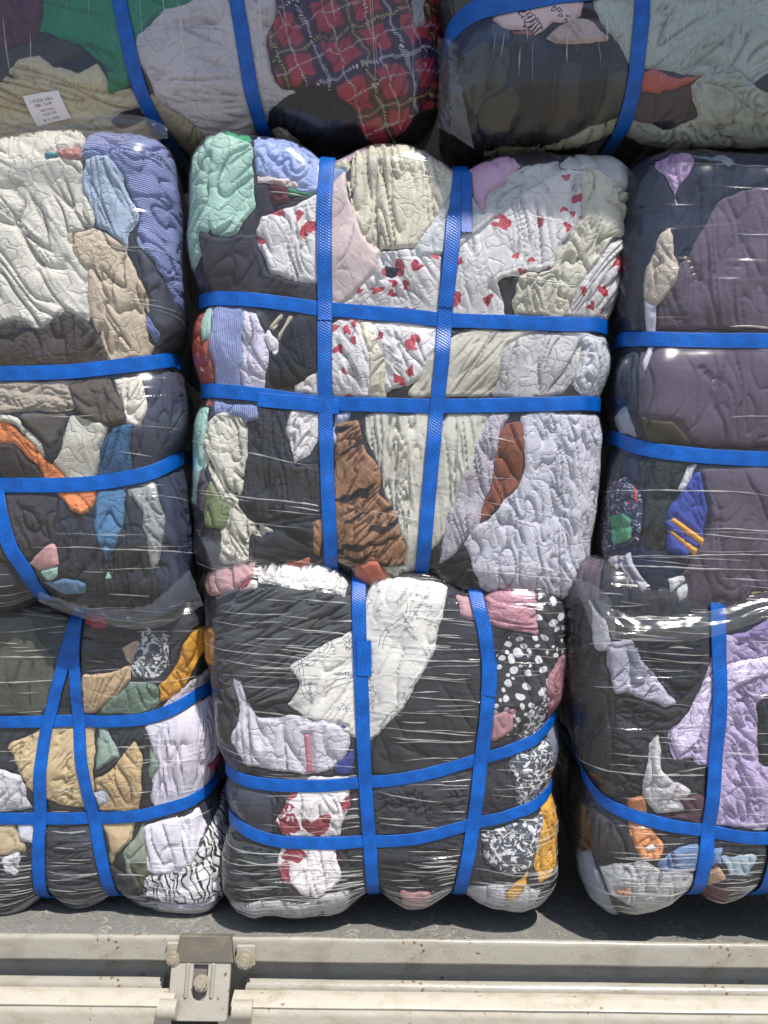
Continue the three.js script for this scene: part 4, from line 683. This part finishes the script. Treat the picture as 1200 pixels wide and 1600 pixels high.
BALES.push({
  key: 'B3', folds: { n: 330, long: 10, ang: -0.02, spread: 0.14, len: 0.11, low: 0.55 }, pinchTop: 0.5, seed: 8, z: 0.07, R: 0.068, film: 'dense', pinch: 0.006, pinchEdge: 0.021,
  label: 'black clothing bale with pale lilac lace cloth at its right, at the bottom right',
  quad: [[896, 872], [1400, 885], [1400, 1448], [930, 1458]],
  straps: [{ dir: 'h', p: [888, 1224, 950, 1264, 1050, 1290, 1120, 1303, 1200, 1312, 1340, 1316], w: 0.0095 }, { dir: 'v', p: [1124, 960, 1123, 1000, 1122, 1100, 1115, 1200, 1107, 1310, 1097, 1400], w: 0.0105 }, { dir: 'v', p: [1235, 940, 1225, 1100, 1215, 1300, 1206, 1410], w: 0.0105 }],
  garments: [
    ['black', '#33343b', 'plain', null],
    ['brownish black', '#333234', 'crumple', [895, 1000, 940, 1010, 955, 1090, 960, 1230, 890, 1220], { wr: 'fold' }],
    ['dark grey', '#38383f', 'plain', [960, 1090, 1040, 1105, 1080, 1110, 1045, 1150, 1050, 1195, 1010, 1160, 1000, 1240, 965, 1240], { wr: 'crease', ang: 1.5 }],
    ['black', '#28292f', 'plain', [1010, 1010, 1100, 1000, 1100, 1060, 1060, 1095], { wr: 'crease', ang: 1.4 }],
    ['olive grey', '#3c3a39', 'crumple', [895, 1260, 960, 1290, 985, 1350, 930, 1350, 900, 1370], { wr: 'fold' }],
    ['dusky mauve', '#554a5a', 'plain', [850, 900, 930, 870, 938, 940, 900, 962, 850, 980]],
    ['grey lace', '#c9c6d0', 'crumple', [923, 936, 950, 968, 957, 1012, 935, 1017, 927, 982]],
    ['pale lavender', '#b6b3c6', 'crumple', [953, 1005, 987, 1003, 1012, 1040, 1052, 1096, 1035, 1107, 985, 1082, 960, 1087, 951, 1042]],
    ['grey', '#7d8090', 'plain', [978, 1012, 998, 1010, 1010, 1068, 985, 1072]],
    ['dark lilac', '#9585bb', 'crumple', [1128, 1000, 1200, 970, 1320, 940, 1320, 1010, 1150, 1040]],
    ['pale lilac', '#beadd6', 'crumple', [1102, 1060, 1128, 990, 1200, 1005, 1320, 960, 1320, 1060, 1184, 1092, 1184, 1196, 1320, 1200, 1320, 1300, 1104, 1294, 1110, 1200, 1090, 1196, 1080, 1182, 1050, 1192, 1044, 1150, 1076, 1110], { wr: 'crease' }],
    ['lilac lace', '#ffffff', 'crumple', [1100, 1062, 1136, 1038, 1240, 1020, 1240, 1046, 1150, 1072, 1108, 1100, 1088, 1158, 1056, 1188, 1046, 1150, 1078, 1108], { print: 'lace' }],
    ['black', '#2f3037', 'plain', [1188, 1092, 1320, 1060, 1320, 1200, 1184, 1190]],
    ['white', '#cbc7cc', 'crumple', [1011, 1162, 1028, 1147, 1033, 1200, 1050, 1214, 1077, 1235, 1073, 1268, 1030, 1276, 1004, 1246]],
    ['brownish maroon', '#5d424b', 'plain', [1056, 1248, 1106, 1242, 1106, 1296, 1030, 1278, 1074, 1268]],
    ['orange', '#d68a58', 'crumple', [983, 1250, 1006, 1244, 1014, 1274, 984, 1272]],
    ['orange', '#dd9058', 'crumple', [983, 1284, 1020, 1298, 1037, 1320, 1031, 1347, 1005, 1347, 989, 1320]],
    ['white', '#cfcdc8', 'plain', [1006, 1325, 1022, 1318, 1026, 1328, 1012, 1334]],
    ['blue', '#6784b0', 'crumple', [1028, 1350, 1060, 1324, 1102, 1322, 1096, 1362, 1040, 1372]],
    ['blue', '#6784b0', 'plain', [1113, 1330, 1136, 1324, 1131, 1352, 1113, 1362]],
    ['grey', '#b0b2b5', 'crumple', [938, 1362, 1000, 1348, 1030, 1360, 1092, 1370, 1082, 1425, 990, 1430, 955, 1400]],
    ['blue grey', '#8b94a5', 'plain', [895, 1372, 930, 1348, 952, 1400, 960, 1450, 920, 1440]],
    ['light blue', '#9badbd', 'plain', [1128, 1340, 1184, 1340, 1172, 1372, 1140, 1374]],
    ['tan', '#c49d80', 'crumple', [1102, 1382, 1125, 1354, 1142, 1376, 1110, 1398]],
    ['plum', '#5f323e', 'plain', [1098, 1402, 1146, 1391, 1150, 1440, 1104, 1440]],
    ['peach', '#d0916e', 'plain', [964, 1396, 986, 1384, 992, 1401, 975, 1410]],
  ],
  flaps: [],
});
const MADE = {};
for (const b of BALES) MADE[b.key] = makeBale(b);

// the care label showing through the film of the tartan bale
{
  const B = MADE.T1, c = document.createElement('canvas'); c.width = 512; c.height = 320; const g = c.getContext('2d');
  g.fillStyle = '#d6d4dc'; g.fillRect(0, 0, 512, 320); const r = rng(3);
  g.fillStyle = '#4a4c58'; for (const [y, x0, x1] of [[52, 70, 400], [98, 110, 380], [262, 120, 400]]) for (let x = x0; x < x1; x += 15) { if (r() < 0.14) { x += 10; continue; } g.fillRect(x, y, 4, 30); g.fillRect(x, y + (r() * 3 | 0) * 12, 11, 6); if (r() < 0.5) g.fillRect(x + 8, y, 4, 30); }
  g.fillStyle = '#8a5f68'; g.font = 'bold 38px sans-serif'; g.textAlign = 'center'; g.fillText('KEEP AWAY', 256, 186); g.fillText('FROM FIRE', 256, 232);
  const tex = new THREE.CanvasTexture(c); tex.colorSpace = THREE.SRGBColorSpace; tex.anisotropy = 4;
  const pos = [], uv = [], idx = [], v = [0, 0, 0], n = 12, q = [[35, 147], [92, 140], [103, 170], [45, 178]].map(p => B.toST(p[0], p[1]));
  for (let j = 0; j <= n; j++) for (let i = 0; i <= n; i++) { const a = i / n, b = j / n, s = lerp(lerp(q[0][0], q[1][0], a), lerp(q[3][0], q[2][0], a), b), t = lerp(lerp(q[0][1], q[1][1], a), lerp(q[3][1], q[2][1], a), b); B.P(s, t, B.base(s, t) + 0.0052 + 0.0006 * Math.sin(a * 5 + b * 3), v); pos.push(...v); uv.push(a, 1 - b); }
  for (let j = 0; j < n; j++) for (let i = 0; i < n; i++) { const k = j * (n + 1) + i; idx.push(k, k + n + 1, k + n + 2, k, k + n + 2, k + 1); }
  const geo = new THREE.BufferGeometry(); geo.setAttribute('position', new THREE.Float32BufferAttribute(pos, 3)); geo.setAttribute('uv', new THREE.Float32BufferAttribute(uv, 2)); geo.setIndex(idx); geo.computeVertexNormals();
  mesh('care_label', geo, new THREE.MeshStandardMaterial({ map: tex, roughness: 0.8, side: THREE.DoubleSide }), B.root, 'white care label printed KEEP AWAY FROM FIRE');
}

// ---------------------------------------------------------------- the truck
const rough = seedv => dataTex(512, (x, y) => { const u = x / 512, v = y / 512; return 0.55 + 0.2 * noise(u * 9 + seedv, v * 9, 9) + 0.15 * noise(u * 40, v * 40, 40); });
function paintTex(seedv, base, stain, rust, wear) {      // paint with dirt, rust specks and scratches, one tile per 0.45 m
  const hex = h => [1, 3, 5].map(k => parseInt(h.slice(k, k + 2), 16) / 255), B = hex(base), S = hex(stain), Q = hex(rust), o = seedv * 17.3;
  const t = dataTex(1024, (x, y) => {
    const u = x / 1024, v = y / 1024, n1 = noise(u * 5 + o, v * 8, 0) * sstep(0, 0.06, u) * sstep(0, 0.06, 1 - u), n2 = noise(u * 16, v * 30 + o, 480), n3 = noise(u * 90, v * 90, 90), n4 = noise(u * 230, v * 230, 230);
    const dirt = clamp(0.30 * sstep(-0.2, 0.9, 0.6 * n1 + 0.5 * n2 + 0.25 * n3) + 0.05 * n4, 0, 0.5), chip = sstep(0.0, 0.5, noise(u * 6 + o, v * 9 + 3) * sstep(0, 0.08, u) * sstep(0, 0.08, 1 - u)) * sstep(0.46, 0.60, 0.75 * noise(u * 44, v * 44, 44) + 0.35 * n3 + 0.12 * n1) * 0.75;
    const sc = Math.abs(noise(u * 9 + 0.4 * n2, v * 120, 360)) < 0.018 ? sstep(0.25, 0.5, noise(u * 14, v * 22, 154)) * wear : 0;
    return B.map((b, k) => lerp(lerp(lerp(b, S[k], dirt * 1.3), Q[k], chip), Math.min(1, b * 1.25), sc));
  }, true);
  t.repeat.set(2.2, 2.2); t.anisotropy = 4; return t;
}
const railPaint = new THREE.MeshPhysicalMaterial({ color: 0xffffff, map: paintTex(1, '#a19c92', '#756c5c', '#6e4a30', 0.6), roughness: 0.5, roughnessMap: rough(1), bumpMap: RELIEF.plain, bumpScale: 0.0008 });
const gatePaint = new THREE.MeshPhysicalMaterial({ color: 0xffffff, map: paintTex(2, '#b4ada0', '#8b7f68', '#8a5a34', 0.6), roughness: 0.45, roughnessMap: rough(2), bumpMap: RELIEF.plain, bumpScale: 0.0008 });
const darkSteel = new THREE.MeshPhysicalMaterial({ color: 0xffffff, map: paintTex(4, '#6f6a62', '#4a4640', '#7a5535', 0.6), roughness: 0.55 });
const boltSteel = new THREE.MeshStandardMaterial({ color: new THREE.Color('#a39a88'), roughness: 0.45, metalness: 0.35 });
const greyPad = new THREE.MeshStandardMaterial({ color: 0xffffff, map: paintTex(5, '#5f5a52', '#a08a66', '#7a5a3a', 0.6), roughness: 0.6 });
const floorTex = canvasTex(1024, 1, (g, n) => {
  g.fillStyle = '#74736f'; g.fillRect(0, 0, n, n); const r = rng(12);
  for (let k = 0; k < 1500; k++) { const x = r() * n, y = r() * n; g.strokeStyle = ['#a09a88', '#b3a995', '#63615a', '#504e4a'][k % 4]; g.globalAlpha = 0.25 + 0.45 * r(); g.lineWidth = 2 + 7 * r() * r(); wrapDraw(g, n, x, y, 50, () => { g.rotate(r() * 6); g.beginPath(); g.arc(0, 0, 8 + 24 * r(), 0, 1 + 2.4 * r()); g.stroke(); }); }
  for (let k = 0; k < 60; k++) { g.globalAlpha = 0.8; g.fillStyle = ['#c7c2b6', '#9a7a58', '#c7c2b6'][k % 3]; g.beginPath(); g.ellipse(r() * n, r() * n, 1 + 4 * r() * r(), 1 + 3 * r(), r() * 3, 0, 6.3); g.fill(); }
  g.globalAlpha = 1;
}); floorTex.repeat.set(2.6, 2.6);
const floorMat = new THREE.MeshPhysicalMaterial({ color: 0xffffff, map: floorTex, roughness: 0.62, bumpMap: RELIEF.plain, bumpScale: 0.0012 });
const boardMat = new THREE.MeshStandardMaterial({ color: 0xffffff, map: paintTex(6, '#8d8a82', '#6a665c', '#6e4a30', 0.6), roughness: 0.8 });

const truck = new THREE.Group(); truck.name = 'flatbed_truck'; truck.position.set(0, -0.7, 0); truck.rotation.z = -0.0125; scene.add(truck);
truck.userData = { label: 'flatbed truck in worn cream paint with its side gate lowered on a hinge', category: 'truck' };
const TY = 0.7;                                        // parts are written in metres from the camera's axis
function rbox(w2, h2, d2, r2, x, y, z) { const g = new RoundedBoxGeometry(w2, h2, d2, 2, r2); g.translate(x, y + TY, z); const p = g.attributes.position, nn = g.attributes.normal, uv = g.attributes.uv; for (let i = 0; i < p.count; i++) { const ax = Math.abs(nn.getX(i)), ay = Math.abs(nn.getY(i)), az = Math.abs(nn.getZ(i)); if (az >= ax && az >= ay) uv.setXY(i, p.getX(i), p.getY(i)); else if (ay >= ax) uv.setXY(i, p.getX(i), p.getZ(i)); else uv.setXY(i, p.getZ(i), p.getY(i)); } return g; }
// the edge profile is drawn as a cross-section (z, y) and run along the bed, with a little unevenness
function runProfile(pts, x0, x1, step, wob) {
  const n = Math.ceil((x1 - x0) / step), pos = [], uv = [], idx = [], m = pts.length; let acc = [0]; for (let q = 1; q < m; q++) acc.push(acc[q - 1] + Math.hypot(pts[q][0] - pts[q - 1][0], pts[q][1] - pts[q - 1][1]));
  for (let i = 0; i <= n; i++) { const x = x0 + (x1 - x0) * i / n; for (let q = 0; q < m; q++) { pos.push(x, pts[q][1] + TY + wob * noise(x * 9, q * 0.3), pts[q][0] + wob * noise(x * 7 + 9, q * 0.3)); uv.push(x, acc[q]); } }
  for (let i = 0; i < n; i++) for (let q = 0; q < m - 1; q++) { const k = i * m + q; idx.push(k, k + 1, k + m + 1, k, k + m + 1, k + m); }
  const g = new THREE.BufferGeometry(); g.setAttribute('position', new THREE.Float32BufferAttribute(pos, 3)); g.setAttribute('uv', new THREE.Float32BufferAttribute(uv, 2)); g.setIndex(idx); g.computeVertexNormals(); return g;
}
const FY = -0.652;                                     // bed floor
const pr = (px, z) => W(600, px, z)[1];
railPaint.side = gatePaint.side = darkSteel.side = THREE.DoubleSide;
mesh('bed_floor', rbox(2.6, 0.012, 0.955, 0.003, 0, FY - 0.006, -0.4275), floorMat, truck);
{ const y1 = pr(1469, 0.058), y2 = pr(1507, 0.058);
  mesh('edge_rail', runProfile([[0.050, y1 - 0.004], [0.0505, y1 - 0.001], [0.052, y1], [0.056, y1], [0.058, y1 - 0.002], [0.0586, y1 - 0.006], [0.0586, y2 + 0.004], [0.0575, y2 + 0.001], [0.054, y2], [0.030, y2]], -1.3, 1.3, 0.012, 0.0011), railPaint, truck);
  mesh('rail_web', runProfile([[0.030, y2 + 0.02], [0.030, y2 - 0.05], [0.026, y2 - 0.20]], -1.3, 1.3, 0.05, 0.0004), railPaint, truck); }
{ const yc = pr(1549, 0.048); const prof = []; for (let k = 0; k <= 10; k++) { const a = 2.0 - k * 0.32; prof.push([0.040 + 0.0125 * Math.cos(a), yc + 0.0125 * Math.sin(a)]); }
  const g1 = runProfile([[0.030, yc + 0.014], ...prof], -1.3, -0.331, 0.03, 0.0003), g2 = runProfile([[0.030, yc + 0.014], ...prof], -0.207, 1.3, 0.03, 0.0003);
  mesh('lower_rail', g1, railPaint, truck); mesh('lower_rail', g2, railPaint, truck); }
{ const y1 = pr(1557, 0.09), y2 = pr(1578, 0.108);
  const prof = [[0.0760, y1 - 0.02], [0.0760, y1 - 0.002], [0.0780, y1], [0.0900, y1 - 0.001], [0.1020, y1 - 0.004], [0.1055, y1 - 0.007], [0.1065, y2], [0.1048, y2 - 0.0015], [0.1048, y2 - 0.004], [0.1070, y2 - 0.006], [0.1080, y2 - 0.012], [0.1080, y2 - 0.36], [0.0760, y2 - 0.36]];
  mesh('side_gate', runProfile(prof, -1.3, -0.302, 0.02, 0.0006), gatePaint, truck); mesh('side_gate', runProfile(prof, -0.218, 1.3, 0.02, 0.0006), gatePaint, truck);
  const low = prof.map(([z, y]) => [z, Math.min(y, y2 - 0.046)]); mesh('side_gate', runProfile(low, -0.302, -0.218, 0.02, 0.0003), gatePaint, truck); }
// hinge: two bolted ears, a rubber-grey cap, a slotted strap, a pin
{
  const x = p => (p - 600) / 1000 * (D - 0.065) / D + 0.0088, hz = 0.0595;
  const hinge = mesh('hinge', (() => {                   // strap with a slot, pressed ribs at its sides
    const w2 = 0.084, y1 = pr(1514, 0.075), y2 = pr(1588, 0.14), hgt = 0.074, s = new THREE.Shape();
    s.moveTo(-w2 / 2, 0); s.lineTo(w2 / 2, 0); s.lineTo(w2 / 2, -hgt + 0.004); s.quadraticCurveTo(w2 / 2, -hgt, w2 / 2 - 0.004, -hgt); s.lineTo(-w2 / 2 + 0.004, -hgt); s.quadraticCurveTo(-w2 / 2, -hgt, -w2 / 2, -hgt + 0.004); s.lineTo(-w2 / 2, 0);
    const hole = new THREE.Path(); hole.moveTo(-0.012, -0.0025); hole.lineTo(-0.012, -0.040); hole.absarc(0, -0.040, 0.012, Math.PI, 2 * Math.PI, false); hole.lineTo(0.012, -0.0025); hole.lineTo(-0.012, -0.0025); s.holes.push(hole);
    const g = new THREE.ExtrudeGeometry(s, { depth: 0.007, bevelEnabled: true, bevelThickness: 0.0015, bevelSize: 0.0015, bevelSegments: 3, curveSegments: 14 });
    const ribs = [-1, 1].map(sg => { const q = new THREE.CapsuleGeometry(0.0032, 0.040, 4, 10); q.translate(sg * 0.0185, -0.024, 0.0085); return q.toNonIndexed(); }); const all = mergeGeometries([g.index ? g.toNonIndexed() : g, ...ribs]); all.rotateX(-0.34); all.translate(x(307), y1 + TY + 0.004, 0.066); return all;
  })(), railPaint, truck, 'cream painted hinge strap with a slot');
  const back = rbox(0.028, 0.05, 0.002, 0.0008, 0, -TY, 0); back.translate(0, -0.026, -0.0005); back.rotateX(-0.34); back.translate(x(307), pr(1514, 0.075) + TY + 0.004, 0.066); mesh('slot_plate', back, darkSteel, hinge);
  const bolt = (bx, by, bz, tilt, parent, r2 = 0.0085) => { const a = new THREE.CylinderGeometry(r2 * 1.35, r2 * 1.4, 0.003, 24); a.rotateX(HALF); const b2 = new THREE.CylinderGeometry(r2, r2 * 1.04, 0.008, 6); b2.rotateX(HALF); b2.rotateZ(0.3); b2.translate(0, 0, 0.005); const c2 = new THREE.CylinderGeometry(r2 * 0.5, r2 * 0.55, 0.004, 14); c2.rotateX(HALF); c2.translate(0, 0, 0.010); const g = mergeGeometries([a, b2, c2].map(q => q.toNonIndexed())); g.rotateX(tilt); g.translate(bx, by + TY, bz); mesh('bolt', g, boltSteel, parent); };
  bolt(x(310), pr(1539, 0.082) , 0.0835, -0.34, hinge, 0.0085);
  const ears = [rbox(0.028, 0.030, 0.006, 0.002, x(265), pr(1490, hz), hz + 0.003), rbox(0.028, 0.030, 0.006, 0.002, x(374), pr(1493, hz), hz + 0.003)];
  ears.forEach((e, i) => { const p = mesh('mounting_ear', e, railPaint, truck); bolt(i ? x(373) : x(264), pr(i ? 1497 : 1494, hz), hz + 0.0085, -0.1, p, 0.0102); });
  const cap = new THREE.Shape(); cap.moveTo(-0.036, 0.018); cap.lineTo(0.036, 0.018); cap.lineTo(0.041, -0.014); cap.lineTo(-0.041, -0.014); cap.lineTo(-0.036, 0.018);
  const cg = new THREE.ExtrudeGeometry(cap, { depth: 0.010, bevelEnabled: true, bevelThickness: 0.002, bevelSize: 0.002, bevelSegments: 3 }); cg.rotateX(-0.28); cg.translate(x(311), pr(1490, 0.068) + TY, 0.061); mesh('hinge_cap', cg, greyPad, truck, 'worn grey cap over the hinge');
  for (const [px, len] of [[252, 0.026], [369, 0.028]]) { const c2 = new THREE.CylinderGeometry(0.0125, 0.0125, len, 28); c2.rotateZ(HALF); const x2 = (px - 600) / 1000 * (D - 0.112) / D + 0.0092; c2.translate(x2, pr(1582, 0.112) + TY, 0.110); mesh('hinge_pin', c2, gatePaint, truck); }
}
// added for the light: boards keep the gaps dark, roof shades the top row
mesh('added_far_board', rbox(2.6, 1.95, 0.03, 0.004, 0, FY + 0.985, -0.89), boardMat, truck);  // added in place of the load behind, closes the gaps
for (const s of [-1, 1]) mesh('added_end_board', rbox(0.03, 1.95, 0.86, 0.004, s * 1.27, FY + 0.985, -0.44), boardMat, truck);  // unseen boards, added to stop light leaking in from the sides
mesh('added_shade_roof', (() => { const s = new THREE.Shape(); s.moveTo(-1.3, 0.92); s.lineTo(1.3, 0.92); s.lineTo(1.3, -0.46); s.lineTo(0.33, -0.45); s.lineTo(0.22, -0.36); s.lineTo(-1.3, -0.36); s.lineTo(-1.3, 0.92); const g = new THREE.ExtrudeGeometry(s, { depth: 0.03, bevelEnabled: false }); g.rotateX(-HALF); g.translate(0, 1.30 + TY, 0); return g; })(), railPaint, truck);  // added, unseen; stepped front edge set by where its shadow should fall

// ---------------------------------------------------------------- ground
{ const g = new THREE.PlaneGeometry(160, 160); g.rotateX(-HALF); const uv = g.attributes.uv; for (let i = 0; i < uv.count; i++) uv.setXY(i, uv.getX(i) * 160, uv.getY(i) * 160);
  const t = dataTex(512, (x, y) => { const u = x / 512, v = y / 512, n = 0.5 + 0.05 * noise(u * 6, v * 6, 6) + 0.05 * noise(u * 50, v * 50, 50); return [n * 1.05, n, n * 0.91]; }, true);
  const m = mesh('ground', g, new THREE.MeshStandardMaterial({ map: t, roughness: 0.95 }), scene); m.position.y = -1.75; m.userData = { label: 'pale dusty yard ground below the truck', kind: 'structure' }; }

scene.updateMatrixWorld(true);
renderer.render(scene, camera);
